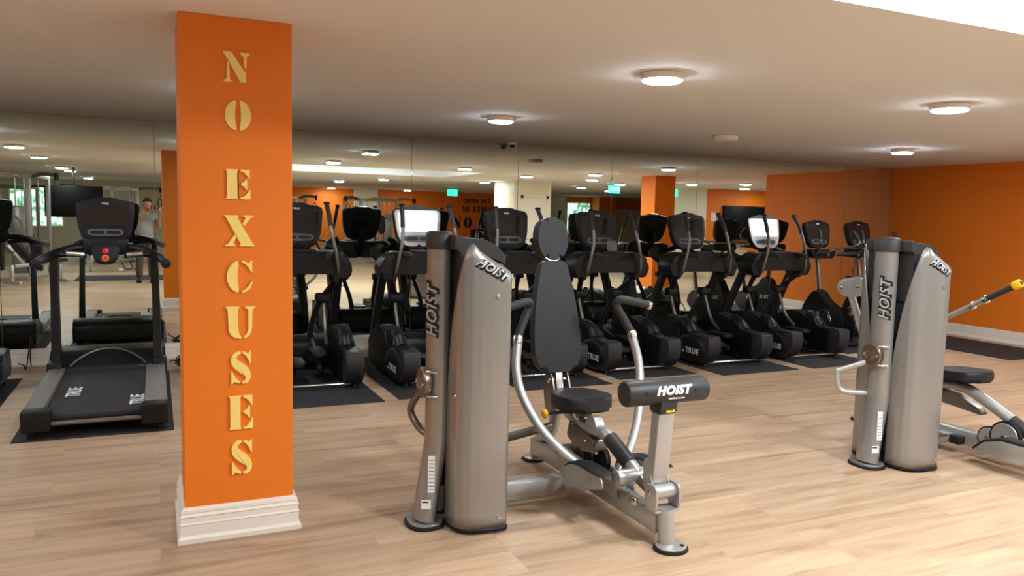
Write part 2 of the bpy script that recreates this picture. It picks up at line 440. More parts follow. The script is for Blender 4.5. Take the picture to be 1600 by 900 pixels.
# wall baseboards
def base_run(a, c, nrm, name):
    a, c = Vector((*a, 0)), Vector((*c, 0)); nn = Vector((*nrm, 0)); mb = MB()
    A = [mb.bm.verts.new(a+nn*d+Vector((0, 0, z))) for d, z in BASE_PROF]; B = [mb.bm.verts.new(c+nn*d+Vector((0, 0, z))) for d, z in BASE_PROF]
    n = len(A); mb.bm.faces.new(A); mb.bm.faces.new(B[::-1])
    for i in range(n): mb.bm.faces.new((A[i], B[i], B[(i+1)%n], A[(i+1)%n]))
    return struct(name, mb, 'white_trim')
base_run((X0, 9.004), (WALL_X-.001, 9.004), (0, -1), 'baseboard_back')
base_run((WALL_X, 6.15), (WALL_X, 8.96), (-1, 0), 'baseboard_right')
base_run((4.4, Y0+.72), (X1, Y0+.72), (0, 1), 'baseboard_front')

# ------------------------------------------------------------------ mirror panels on the back wall
seams = [-8.99, -8.29, -6.91, -5.53, -4.15, -2.77, -1.385, .003, 1.385, 2.765, 4.15, 5.52, 6.912, 8.32, 9.733, WALL_X-.002]
places = {-4.15: 'left of both treadmills', -2.77: 'at the left edge, reflecting cable machines', -1.385: 'behind the treadmill, reflecting the photographer',
          .003: 'hidden behind the lettered orange column', 1.385: 'behind the first elliptical right of the column', 2.765: 'reflecting the first words of the mural',
          4.15: 'with reflected white partition, behind the headrest', 5.52: 'reflecting the second orange column', 6.912: 'reflecting the black wall screen',
          8.32: 'reflecting the orange side wall', 9.733: 'narrow, in the right corner'}
for i, (a, c) in enumerate(zip(seams, seams[1:])):
    if a < -4.2: continue
    o = MB().box(a+.0022, c-.0022, WALL_Y-.004, WALL_Y+.004, .17, CEIL-.006, .001, seg=1).build('wall_mirror', 'mirror', None, smooth=False, off=(0, 0, 0))
    tag(o, 'frameless wall mirror ' + places[a], 'mirror', 'mirrors along the back wall')
# joint strips behind the seams
tr = MB()
for a in seams[1:-1]: tr.box(a-.006, a+.006, WALL_Y+.001, WALL_Y+.006, .17, CEIL-.01)
struct('trim_1', tr, 'steel_dark')
for a, lab in ((6.912, 'at the seam between the middle mirrors'), (9.733, 'at the corner mirror seam'), (5.52, 'at the seam left of the reflected column'), (2.765, 'at the seam above the lit elliptical screen')):
    o = MB().cyl((a, WALL_Y-.004, 2.12), (a, WALL_Y-.014, 2.12), .012, 16, bev=.003).build('mirror_clip', 'chrome', None, off=(a, WALL_Y-.004, 2.12))
    tag(o, 'small round metal mirror clip ' + lab, 'clip', 'mirror clips')

# ------------------------------------------------------------------ ceiling lamps
def disc_lamp(x, y, zc, r, label, lampmat='lamp', lit=True):
    t = thing('ceiling_lamp', (x, y, zc), label, 'ceiling light', 'round surface ceiling lights')
    MB().lathe([(r-.01, zc-.001), (r+.004, zc-.003), (r+.004, zc-.040), (r-.003, zc-.043)], (x, y, 0), 40).build('trim_ring', 'white_trim', t)
    MB().lathe([(r-.005, zc-.043), (r-.006, zc-.047), (r-.016, zc-.053), (r*.5, zc-.055), (.002, zc-.055)], (x, y, 0), 40).build('diffuser', lampmat if lit else 'white_trim', t)
    return t
disc_lamp(2.85, 4.10, CEIL, .125, 'bright round ceiling light, largest in the photo, above the chest press')
disc_lamp(2.87, 6.62, CEIL, .115, 'lit round ceiling light close to the mirror, above the left ellipticals')
disc_lamp(5.34, 4.02, CEIL, .13, 'bright round ceiling light above the right-hand exercise machine')
disc_lamp(8.08, 6.66, CEIL, .12, 'lit round ceiling light nearest the right orange wall', 'lamp_side')
disc_lamp(5.5, 6.72, CEIL, .125, 'unlit pale round ceiling light left of the lit ones near the mirror', lit=False)
refl = [(8.1, 4.15, 'above the second orange column, left side'), (-1.9, 1.35, 'at far left, nearest of the left row'), (-1.93, -2.8, 'second of the left row'), (-1.9, -4.5, 'third of the left row'),
        (-1.86, -9.7, 'last of the left row, above the treadmill console'), (7.9, -1.2, 'above the word OPEN, added for more light'), (5.4, -2.0, 'above the first glowing elliptical screen, added for more light'), (7.4, 2.4, 'in front of the white partition'),  # lamps over OPEN and over the glowing screen are added as fill
        (9.1, 2.3, 'right of the white partition'), (10.8, .8, 'left of the second orange column, nearest it'), (11.9, 2.3, 'just right of the second orange column'), (12.6, 3.4, 'beside the reflected orange side wall, nearer one'),
        (11.3, -2.1, 'above the green window'), (13.2, -3.7, 'smallest one above the third orange column'), (4.76, -4.4, 'above the second elliptical from the column'), (6.0, -11.6, 'smallest one above the first elliptical handles'),
        (8.7, -10.8, 'tiny one at the left end of the mural wall'), (14.3, 1.4, 'beside the reflected orange side wall, farther one'), (-1.9, 4.1, 'at the left edge near the mirror top, added for more light')]  # the last lamp is added to lift the light at left
for (x, y, l) in refl: disc_lamp(x, y, CEIL, .13, 'lit ceiling light reflected ' + l, 'lamp_side' if x == 8.1 else 'lamp')
for (x, y) in ((-1.9, 6.7), (.52, 6.4), (-4.4, 4.1), (-4.4, 6.7), (.4, -2.8), (.6, 1.3), (2.5, -4.2), (2.0, -9.5), (16.0, .6), (-5, -3), (-5, 1.3)):  # unseen lamps, added to brighten and even out the room
    disc_lamp(x, y, CEIL, .13, 'unseen ceiling light added to brighten the room, out of frame or behind the column')
for (x, y, l) in ((2.75, 1.45, 'over the left end'), (4.6, 1.45, 'over the right end')):
    disc_lamp(x, y, COVE_Z, .16, 'very bright round light in the raised ceiling bay ' + l, 'lamp_cove')

# small ceiling fittings
def fitting(name, x, y, prof, m, label, cat):
    o = MB().lathe(prof, (x, y, CEIL), 24).build(name, m, None, off=(x, y, CEIL)); tag(o, label, cat); return o
fitting('sprinkler_cover', 4.66, 6.93, [(.05, -.001), (.05, -.006), (.035, -.012), (.002, -.013)], 'white_trim', 'small flat white sprinkler cover on the ceiling above the middle ellipticals', 'sprinkler')
fitting('sprinkler_cover', 9.0, 7.9, [(.05, -.001), (.05, -.006), (.035, -.012), (.002, -.013)], 'white_trim', 'small flat white sprinkler cover on the ceiling near the right corner', 'sprinkler')
t = thing('dome_camera', (4.0, 8.86, CEIL), 'small black dome security camera on the ceiling against the mirror', 'security camera')
MB().lathe([(.05, CEIL-.001), (.052, CEIL-.02), (.048, CEIL-.026), (.002, CEIL-.026)], (4.0, 8.86, 0), 24).build('mount', 'white_trim', t)
MB().lathe([(.036, CEIL-.026), (.035, CEIL-.04), (.027, CEIL-.054), (.012, CEIL-.062), (.001, CEIL-.064)], (4.0, 8.86, 0), 24).build('dome', 'screen', t)

# ------------------------------------------------------------------ stencil sign letters
def arc(cx, cy, rx, ry, a0, a1, n=14):
    return [(cx+rx*math.cos(math.radians(a0+(a1-a0)*k/n)), cy+ry*math.sin(math.radians(a0+(a1-a0)*k/n))) for k in range(n+1)]
def L_serif_stem(x0, x1, y0, y1, s=.06, t=.05, top=True, bot=True):
    p = []
    if bot: p += [(x0-s, y0), (x1+s, y0), (x1+s, y0+t*.5), (x1+s*.35, y0+t), (x1, y0+t*2.2)]
    else: p += [(x0, y0), (x1, y0)]
    if top: p += [(x1, y1-t*2.2), (x1+s*.35, y1-t), (x1+s, y1-t*.5), (x1+s, y1), (x0-s, y1), (x0-s, y1-t*.5), (x0-s*.35, y1-t), (x0, y1-t*2.2)]
    else: p += [(x1, y1), (x0, y1)]
    if bot: p += [(x0, y0+t*2.2), (x0-s*.35, y0+t), (x0-s, y0+t*.5)]
    return p
def ribbon(pts, widths, n=26):
    P = [Vector(p) for p in pts]; N = len(P); Q = []; W = []
    for i in range(N-1):
        p0 = P[i-1] if i else P[0]*2-P[1]; p3 = P[i+2] if i+2 < N else P[-1]*2-P[-2]; p1, p2 = P[i], P[i+1]
        for k in range(6):
            t = k/6; Q.append(.5*((2*p1)+(p2-p0)*t+(2*p0-5*p1+4*p2-p3)*t*t+(3*p1-p0-3*p2+p3)*t**3)); W.append(widths[i]*(1-t)+widths[i+1]*t)
    Q.append(P[-1]); W.append(widths[-1]); a = []; c = []
    for i, q in enumerate(Q):
        d = (Q[min(i+1, len(Q)-1)]-Q[max(i-1, 0)]).normalized(); nn = Vector((-d.y, d.x)); a.append(tuple(q+nn*W[i]/2)); c.append(tuple(q-nn*W[i]/2))
    return a+c[::-1]
def cut_poly(poly, axis, lo=None, hi=None):
    """clip a polygon to lo<=coord<=hi (Sutherland-Hodgman)"""
    def clip(P, f):
        out = []
        for i in range(len(P)):
            p, q = P[i-1], P[i]; fp, fq = f(p), f(q)
            if (fp >= 0) != (fq >= 0):
                t = fp/(fp-fq); out.append((p[0]+(q[0]-p[0])*t, p[1]+(q[1]-p[1])*t))
            if fq >= 0: out.append(q)
        return out
    if lo is not None: poly = clip(poly, lambda p: p[axis]-lo)
    if hi is not None: poly = clip(poly, lambda p: hi-p[axis])
    return poly
S_TOP = ribbon([(.79, .80), (.70, .90), (.55, .955), (.36, .93), (.20, .80), (.22, .64), (.40, .53), (.60, .43), (.79, .30), (.80, .16), (.62, .055), (.44, .05), (.28, .12), (.17, .26)],
               [.10, .08, .07, .10, .22, .27, .27, .27, .25, .20, .09, .07, .08, .10])
GL = {
 'N': [[(.0, 1.0), (.30, 1.0), (.86, .32), (.86, 0), (.64, 0), (.10, .86), (.0, .95)],
       [(.05, 0), (.33, 0), (.33, .03), (.23, .09), (.23, .58), (.135, .72), (.135, .09), (.0, .04), (.0, 0)],
       [(.64, 1), (1.0, 1), (1.0, .95), (.87, .89), (.87, .42), (.775, .54), (.775, .89), (.64, .94)]],
 'O': [arc(.46, .5, .43, .5, 95, 265)+[(.45, .08)]+arc(.47, .5, .075, .42, 250, 110, 8)+[(.45, .92)],
       arc(.54, .5, .43, .5, 85, -85)+[(.55, .08)]+arc(.53, .5, .075, .42, -70, 70, 8)+[(.55, .92)]],
 'E': [L_serif_stem(.07, .44, 0, 1, .07, .035),
       [(.56, 1), (.93, 1), (.93, .70), (.89, .70), (.80, .84), (.68, .93), (.56, .94)],
       [(.56, 0), (.95, 0), (.95, .32), (.91, .32), (.80, .16), (.68, .07), (.56, .06)],
       [(.56, .50), (.62, .56), (.74, .60), (.79, .70), (.83, .70), (.83, .32), (.79, .32), (.74, .42), (.62, .46)]],
 'X': [[(0, 1), (.47, 1), (.47, .95), (.42, .93), (.96, .06), (1.02, .04), (1.02, 0), (.50, 0), (.50, .05), (.56, .07), (.06, .94), (0, .96)],
       [(.62, 1), (.98, 1), (.98, .96), (.86, .91), (.66, .64), (.59, .72), (.72, .90), (.70, .95), (.62, .96)],
       [(.0, 0), (.36, 0), (.36, .04), (.27, .09), (.43, .36), (.36, .43), (.13, .09), (.0, .04)]],
 'C': [arc(.48, .5, .46, .5, 97, 263)+[(.43, .07)]+arc(.50, .5, .09, .42, 240, 120, 8)+[(.43, .93)],
       [(.55, 1), (.70, .97), (.82, .90), (.90, 1), (.95, 1), (.95, .64), (.90, .64), (.82, .80), (.70, .90), (.55, .94)],
       [(.55, 0), (.72, .03), (.88, .14), (.97, .33), (.91, .36), (.82, .20), (.70, .10), (.55, .06)]],
 'U': [[(0, 1), (.46, 1), (.46, .95), (.40, .92), (.40, .30), (.44, .14), (.52, .07), (.52, 0), (.34, .02), (.18, .10), (.09, .26), (.08, .92), (0, .95)],
       [(.64, 1), (1.0, 1), (1.0, .95), (.89, .91), (.88, .30), (.80, .12), (.70, .04), (.60, .01), (.60, .07), (.71, .15), (.77, .30), (.77, .91), (.64, .95)]],
 'S': [cut_poly(S_TOP, 0, None, .0)],
}
def s_pieces():
    top = cut_poly(ribbon([(.82, .66), (.78, .80), (.68, .90), (.56, .95)], [.05, .13, .10, .07]), 0, .56)
    mid = ribbon([(.50, .955), (.36, .93), (.23, .83), (.22, .69), (.34, .58), (.52, .48), (.70, .38), (.79, .26), (.77, .14), (.67, .065), (.54, .045)],
                 [.07, .11, .20, .27, .29, .30, .28, .24, .17, .10, .07])
    bot = [(.09, .0), (.14, .0), (.22, .09), (.34, .035), (.46, .01), (.46, .075), (.33, .13), (.22, .24), (.15, .38), (.09, .38)]
    ser = [(.86, 1.0), (.91, 1.0), (.91, .62), (.86, .62), (.80, .76)]
    top = [(.56, .99), (.70, .965), (.80, .90), (.86, 1.0), (.91, 1.0), (.91, .62), (.86, .62), (.79, .77), (.68, .89), (.56, .925)]
    return [top, mid, bot]
GL['S'] = s_pieces()
GL['I'] = [L_serif_stem(.10, .40, 0, 1, .08, .035), [(.46, 0), (.60, 0), (.60, .04), (.52, .06), (.46, .10)], [(.46, 1), (.60, 1), (.60, .96), (.52, .94), (.46, .90)]]
GL['P'] = [L_serif_stem(.07, .42, 0, 1, .07, .035), [(.50, 1), (.68, .99)]+arc(.66, .71, .34, .28, 80, -80, 12)+[(.50, .42), (.50, .48), (.60, .50)]+arc(.60, .71, .10, .21, -80, 80, 8)+[(.60, .93), (.50, .94)]]
GL['A'] = [[(.0, 0), (.30, 0), (.30, .04), (.21, .07), (.28, .24), (.44, .24), (.44, .31), (.30, .31), (.45, .72), (.43, .80), (.09, .07), (0, .04)],
           [(.46, 1), (.58, 1), (.98, .06), (1.04, .04), (1.04, 0), (.56, 0), (.56, .04), (.63, .07), (.56, .24), (.50, .24), (.50, .31), (.53, .33), (.40, .86)]]
GL['G'] = [arc(.48, .5, .46, .5, 97, 263)+[(.43, .07)]+arc(.50, .5, .09, .42, 240, 120, 8)+[(.43, .93)],
           [(.55, 1), (.70, .97), (.82, .90), (.90, 1), (.95, 1), (.95, .64), (.90, .64), (.82, .80), (.70, .90), (.55, .94)],
           [(.55, 0), (.72, .03), (.80, .08), (.88, 0), (.95, 0), (.95, .38), (1.02, .41), (1.02, .45), (.58, .45), (.58, .41), (.68, .38), (.68, .14), (.55, .06)]]
def stencil_word(text, xc, zc, h, w, gap, space, y, m, label):
    adv = [space if ch == ' ' else (w*.62 if ch == 'I' else w)+gap for ch in text]
    x = xc-(sum(adv)-gap)/2; mb = MB()
    for ch, a in zip(text, adv):
        if ch != ' ':
            for poly in GL[ch]: mb.prism([(x+w*px, zc-h/2+h*py) for px, py in poly], y, y+.004, 'y')
        x += a
    o = mb.build('wall_lettering', m, None, smooth=False, off=(xc, y, zc)); tag(o, label, 'wall lettering', 'words painted on the far orange wall'); return o
spots = [('N', 2.186, 2.323, .297, .414), ('O', 1.965, 2.105, .294, .423), ('E', 1.647, 1.786, .302, .418), ('X', 1.425, 1.572, .295, .428), ('C', 1.204, 1.358, .301, .424),
         ('U', .983, 1.139, .296, .431), ('S', .764, .924, .308, .418), ('E', .542, .707, .306, .422), ('S', .318, .49, .307, .421)]
order = ['topmost of the sign', 'second from top', 'upper E below the word gap', 'below the upper E', 'at the sign middle',
         'just below the C', 'upper S below the U', 'lower E between both S', 'lowest, above the baseboard']
LK = (CY0-.0)/3.92
for (ch, z0, z1, x0, x1), where in zip(spots, order):
    z0 = (z0-EYE)*LK+EYE; z1 = (z1-EYE)*LK+EYE; x0 *= LK; x1 *= LK
    if ch == 'O': x0 += .004; x1 -= .002
    mb = MB()
    for poly in GL[ch]:
        mb.prism([(x0+(x1-x0)*px, z0+(z1-z0)*py) for px, py in poly], CY0-.013, CY0, 'y', bev=.0015, seg=1)
    c = ((x0+x1)/2, CY0, (z0+z1)/2)
    o = mb.build('sign_letter', 'letter', None, smooth=False, off=c)
    tag(o, 'gold stencil letter %s on orange column, %s' % (ch, where), 'letter', 'letters of the vertical sign on the column')

# ------------------------------------------------------------------ writing on the far orange wall (read through the mirror)
WY = Y0+.72+.002
def mural(text, xc, zc, size, m, label, bold=0., width=1., backing=None):
    # the photograph shows these words reading forwards in the mirror
    Mx = frame((xc, WY+.004, zc), (1, 0, 0), (0, 0, 1))
    OFF[0] = Vector((xc, WY, zc))
    o = lettering('wall_lettering', text, size, Mx, m, None, depth=.003, bold=bold, width=width)
    tag(o, label, 'wall lettering', 'words painted on the far orange wall'); return o
mk = 30.24/29.6
mural('OPEN 24/7', 11.86*mk, 2.155, .26, 'black_print', 'small black stencil words OPEN 24/7 at the top of the far orange wall', .006)
stencil_word('NO EXCUSES', 12.05*mk, 1.83, .25, .145, .03, .13, WY, 'black_print', 'black stencil words NO EXCUSES, second line on the far orange wall')
stencil_word('NO PAIN', 12.25*mk, 1.27, .46, .38, .09, .30, WY, 'black_print', 'large black stencil words NO PAIN, third line on the far orange wall')
OFF[0] = Vector((12.7, WY, .66))
o = MB().box(11.86, 13.95, WY, WY+.004, .36, 1.0).build('wall_lettering', 'black_print', None, smooth=False); tag(o, 'black painted panel behind the white word GAIN on the far orange wall', 'wall lettering', 'words painted on the far orange wall')
stencil_word('GAIN', 12.92, .68, .50, .42, .08, .3, WY+.004, 'white_print', 'large white stencil word GAIN on a black panel on the far orange wall')
# ================================================================== CARDIO MACHINES
def console(root, c, w, h, tilt, lit=False, name='console', logo=True, thick=.06, taper=.82, pad=True):
    """display head: c = centre, faces -Y, leans back by tilt"""
    ct, st = math.cos(tilt), math.sin(tilt)
    F = frame(c, (1, 0, 0), (0, st, ct))     # local x right, y up the panel, z towards the user
    hw, hh = w/2, h/2
    out = rounded([(-hw*taper, -hh, .10), (hw*taper, -hh, .10), (hw*.90, -hh*.35, .10), (hw, hh*.92, .05), (hw*.45, hh, .04), (hw*.3, hh*1.10, .02), (-hw*.3, hh*1.10, .02), (-hw*.45, hh, .04), (-hw, hh*.92, .05), (-hw*.90, -hh*.35, .10)], .05, 5)
    body = MB().cushion(out, -thick, 0, .016, F, 3).build(name, 'satin', root)
    rim = rounded([(-hw*taper*.95, -hh*.93, .08), (hw*taper*.95, -hh*.93, .08), (hw*.865, -hh*.35, .1), (hw*.955, hh*.86, .04), (-hw*.955, hh*.86, .04), (-hw*.865, -hh*.35, .1)], .05, 5)
    MB().cushion(rim, -.002, .007, .004, F, 2).build('bezel', 'silver' if lit else 'black', body)
    sx = hw*.82
    scr = rounded([(-sx*.93, -hh*.22, .01), (sx*.93, -hh*.22, .01), (sx, hh*.72, .01), (-sx, hh*.72, .01)], .01, 3)
    s_ = MB().cushion(scr, .006, .010, .0015, F, 1).build('screen', 'glow_screen' if lit else 'screen', body)
    if lit: s_['label'] = 'glowing white screen'
    if pad:
        kp = superellipse(w*.30, h*.085, 3.5, 28, 0, -hh*.56)
        MB().cushion(kp, .006, .013, .003, F, 2).build('key_pad', 'button', body)
        mb = MB()
        for sx_ in (-1, 1): mb.cushion(superellipse(w*.12, h*.045, 3, 20, sx_*w*.135, -hh*.56), .012, .016, .002, F, 1)
        mb.build('key_group', 'black', body)
    if logo:
        lettering('brand_lettering', 'TRUE', h*.062, F @ Matrix.Translation((0, hh*.80, .0085)), 'white_print', body, .0004, bold=.0006)
    # back shell logo, seen in the mirror
    Fb = F @ Matrix.Translation((0, hh*.45, -thick-.0005)) @ Matrix.Rotation(PI, 4, 'Y')
    lettering('brand_lettering', 'TRUE', h*.10, Fb, 'button', body, .0004)
    return body

def elliptical(x, y, label, lit=False, rz=0.):
    t = thing('elliptical_trainer', (0, 0, 0), label, 'elliptical', 'elliptical trainers along the mirror')
    # local frame: x across, y towards the mirror; origin under the handlebars
    for s in (-1, 1):
        xo, xi = s*.44, s*.29
        a, c = min(xo, xi), max(xo, xi)
        prof = rounded([(-.79, .17, .08), (-.765, .335, .015), (-.47, .345, .04), (-.31, .40, .08), (-.12, .50, .12), (.12, .47, .14), (.38, .34, .12), (.48, .20, .08), (.42, .07, .06), (.0, .045, .05), (-.62, .045, .08)], .05, 5)
        h = MB().prism(prof, a, c, 'x', .025, 3).build('drive_housing', 'satin', t)
        cap = rounded([(-.81, .17, .09), (-.782, .345, .012), (-.64, .352, .02), (-.62, .17, .03), (-.60, .045, .03), (-.68, .04, .06)], .04, 5)
        MB().prism(cap, a-.006, c+.006, 'x', .012, 2).build('rear_cap', 'cap', h)
        # front bulge stands a little proud of the block
        bulge = rounded([(-.30, .10, .05), (-.26, .36, .06), (-.11, .515, .12), (.13, .485, .15), (.40, .34, .14), (.50, .20, .08), (.40, .06, .06), (-.20, .05, .05)], .05, 5)
        MB().prism(bulge, min(s*.46, s*.315), max(s*.46, s*.315), 'x', .04, 4).build('front_bulge', 'black', h)
        # round crank cover with the printed name
        cy, cz = -.48, .17
        n0 = MB(); n0.lathe([(.195, xo-s*.03), (.195, xo+s*.010), (.18, xo+s*.026), (.145, xo+s*.034), (.08, xo+s*.038), (.001, xo+s*.039)], (0, cy, cz), 44, 'x')
        for v in n0.bm.verts: v.co.z = cz+(v.co.z-cz)*(.88 if v.co.z > cz else .72); v.co.y = cy+(v.co.y-cy)*1.32
        n0.build('crank_cover', 'satin', h)
        Fm = frame((xo+s*.0405, cy-.07, cz-.005), (0, s, 0), (0, 0, 1))
        lettering('brand_lettering', 'TRUE', .088, Fm, 'white_print', h, .0005, bold=.0012, spacing=1.12)
        tri = MB().prism([(0, 0), (.03, 0), (.03, .035)], 0, .001, 'z'); tri.move(Fm @ Matrix.Translation((-.175, -.028, 0))); tri.build('brand_mark', 'white_print', h)
        # raised arch rim over the crank opening
        xm = (xo+xi)/2
        arcp = [(xm+.066*math.cos(PI*k/14), -.42+.075*math.sin(PI*k/14), .345+.105*math.sin(PI*k/14)) for k in range(15)]
        MB().tube(arcp, .013, 10, smooth=False).build('arch_rim', 'black', h)
        MB().tube([(xm, -.41, .33), (xm, -.33, .40), (xm, -.22, .46)], [.055, .07, .05], 18).build('crank_arch', 'satin', h)
    MB().prism(rounded([(.22, .04), (.54, .04), (.54, .26), (.42, .36), (.22, .30)], .05), -.33, .33, 'x', .02).build('front_cover', 'satin', t)
    mb = MB(); mb.tube([(-.34, -.66, .045), (.34, -.66, .045)], .016, 12); mb.build('rear_stabilizer', 'chrome', t)
    for s in (-1, 1): MB().lathe([(.018, 0), (.02, .008), (.012, .04)], (s*.385, -.66, 0), 12).build('levelling_foot', 'rubber', t)
    for s in (-1, 1): MB().lathe([(.018, 0), (.02, .008), (.012, .07)], (s*.385, .36, 0), 12).build('levelling_foot', 'rubber', t)
    # leaning uprights joined by the deep cross shelf
    for s in (-1, 1):
        MB().tube([(s*.395, .46, .28), (s*.395, .37, .55), (s*.39, .20, .88), (s*.385, .06, 1.12)], [.070, .066, .064, .066], 4, flat=.75, up=(1, 1, 0)).build('upright', 'frame_dark', t)
    sh = rounded([(-.48, .98, .05), (-.47, 1.12, .06), (-.37, 1.225, .06), (-.16, 1.215, .02), (.16, 1.215, .02), (.37, 1.225, .06), (.47, 1.12, .06), (.48, .98, .05), (.40, .93, .03), (.33, 1.0, .04), (-.33, 1.0, .04), (-.40, .93, .03)], .05, 4)
    shelf = MB().prism(sh, -.10, .16, 'y', .025, 3).build('cross_shelf', 'satin', t)
    MB().box(-.14, .14, -.105, .06, 1.205, 1.235, .01).build('tray', 'black', shelf)
    # fixed handles curling back towards the user
    for s in (-1, 1):
        g = MB().tube([(s*.30, .0, 1.16), (s*.28, -.10, 1.19), (s*.24, -.20, 1.20), (s*.21, -.28, 1.18)], [.030, .028, .027, .026], 12).build('fixed_handle', 'grip', t)
        MB().tube([(s*.33, .10, 1.10), (s*.40, .26, 1.14), (s*.42, .36, 1.2), (s*.33, .40, 1.26)], [.03, .045, .05, .03], 12).build('handle_loop', 'black', t)
    # console on its neck
    MB().tube([(0, .10, 1.10), (0, .22, 1.20), (0, .29, 1.30), (0, .29, 1.40)], [.10, .085, .07, .05], 14, flat=.6).build('console_neck', 'black', t)
    console(t, (0, .235, 1.455), .52, .42, math.radians(12), lit, taper=.66)
    # swinging handles, arms, collars, links and pedals
    for s, ph in ((-1, .0), (1, .03)):
        hb = MB().tube([(s*.33, -.06, .93), (s*.335, -.135, 1.02), (s*.315, -.165, 1.16), (s*.285, -.165, 1.31), (s*.265, -.115, 1.47), (s*.25, -.02+ph, 1.66)], .018, 12).build('moving_handle', 'steel_dark', t)
        MB().tube([(s*.267, -.118, 1.46), (s*.258, -.072, 1.56), (s*.25, -.02+ph, 1.665)], .0225, 12).build('grip', 'grip', hb)
        MB().lathe([(.022, 0), (.031, .004), (.031, .018), (.02, .026)], (s*.25, -.018+ph, 1.665), 16).build('grip_cap', 'rubber', hb)
        MB().lathe([(.05, -.03), (.055, -.02), (.055, .02), (.05, .03)], (s*.34, -.02, .965), 20, 'x').build('pivot', 'black', t)
        MB().tube([(s*.34, -.03, .97), (s*.31, .06, .88), (s*.26, .17, .78), (s*.24, .20, .72)], [.034, .03, .028, .026], 10).build('swing_arm', 'frame_dark', t)
        MB().box(s*.24-.07, s*.24+.07, .14, .25, .70, .79, .022, seg=3).build('collar', 'black', t)
        fy = -.12 if s < 0 else .0
        MB().tube([(s*.25, .20, .72), (s*.25, .13, .56), (s*.245, .04, .42), (s*.23, fy-.12, .315)], .019, 12).build('link_tube', 'steel_dark', t)
        MB().tube([(s*.21, .20, .70), (s*.16, .30, .50), (s*.14, .38, .30)], [.026, .028, .035], 10).build('lower_arm', 'frame_dark', t)
        pd = rounded([(-.065, -.36), (.065, -.36), (.075, .0), (-.075, .0)], .05, 4)
        pm = Matrix.Translation((s*.105, fy-.12, .27 if s > 0 else .20))
        p = MB().cushion(pd, 0, .04, .012, pm, 2).build('pedal', 'black', t)
        MB().beam((s*.105, fy-.46, .15), (s*.15, .30, .30), .035, .05, .008).build('pedal_rail', 'frame_dark', t)
    MB().tube([(-.13, .30, .50), (-.2, .05, .62), (-.22, -.1, .5)], .006, 6).build('cable', 'rubber', t)
    t.location = (x, y, 0); t.rotation_euler = (0, 0, rz)
    return t

def floor_mat(x0, x1, y0, y1, label, rz=0.):
    cx, cy = (x0+x1)/2, (y0+y1)/2
    mb = MB(); R = Matrix.Rotation(rz, 3, 'Z'); OFF[0] = Vector((cx, cy, 0))
    mb.box(x0, x1, y0, y1, .0005, .0075, .002, rot=R, piv=(cx, cy, 0), seg=1)
    o = mb.build('floor_mat', 'mat', None, smooth=False); tag(o, label, 'mat', 'black rubber mats under the cardio machines'); return o

ell = [(1.26, 7.66, 'black elliptical trainer nearest the orange lettered column, partly hidden by it', False, -.02),
       (2.46, 7.52, 'elliptical trainer with silver-rimmed glowing screen beside the front weight tower', True, 0),
       (3.43, 7.45, 'black elliptical trainer behind the front weight tower and the headrest', False, 0),
       (4.57, 7.47, 'black elliptical trainer with a tablet bag on its shelf, right of the headrest', False, 0),
       (5.82, 7.47, 'black elliptical trainer just left of the second glowing screen', False, 0),
       (7.02, 7.50, 'elliptical trainer with glowing screen, last before the exercise bikes', True, 0)]
for a in ell: elliptical(a[0], a[1], a[2], a[3], a[4])
mats = [(.72, 1.753, 6.39, 8.3, 'rubber mat under the elliptical nearest the orange column'),
        (1.885, 2.90, 6.42, 8.45, 'rubber mat under the elliptical with the silver-rimmed lit screen'),
        (3.03, 3.995, 6.38, 8.4, 'rubber mat under the elliptical behind the chest press back pad'),
        (4.175, 5.116, 6.52, 8.5, 'rubber mat whose front edge runs behind the black knee roller'),
        (5.325, 6.354, 6.36, 8.4, 'rubber mat right of the knee roller, with a full front edge in view'),
        (6.56, 7.58, 6.36, 8.5, 'rubber mat under the last elliptical, before the bikes')]
for m_ in mats: floor_mat(*m_)

# small zip bag leaning on the shelf of the fourth elliptical
o = MB().cushion(rounded([(-.06, -.055), (.06, -.055), (.06, .055), (-.06, .055)], .01), -.006, .006, .004, frame((4.53, 7.335, 1.295), (1, 0, 0), (0, .2, 1)), 2)
OFF[0] = Vector((4.53, 7.335, 1.235)); o = o.build('plastic_pouch', 'button', None); tag(o, 'small grey plastic pouch leaning on the shelf of the fourth elliptical', 'pouch')

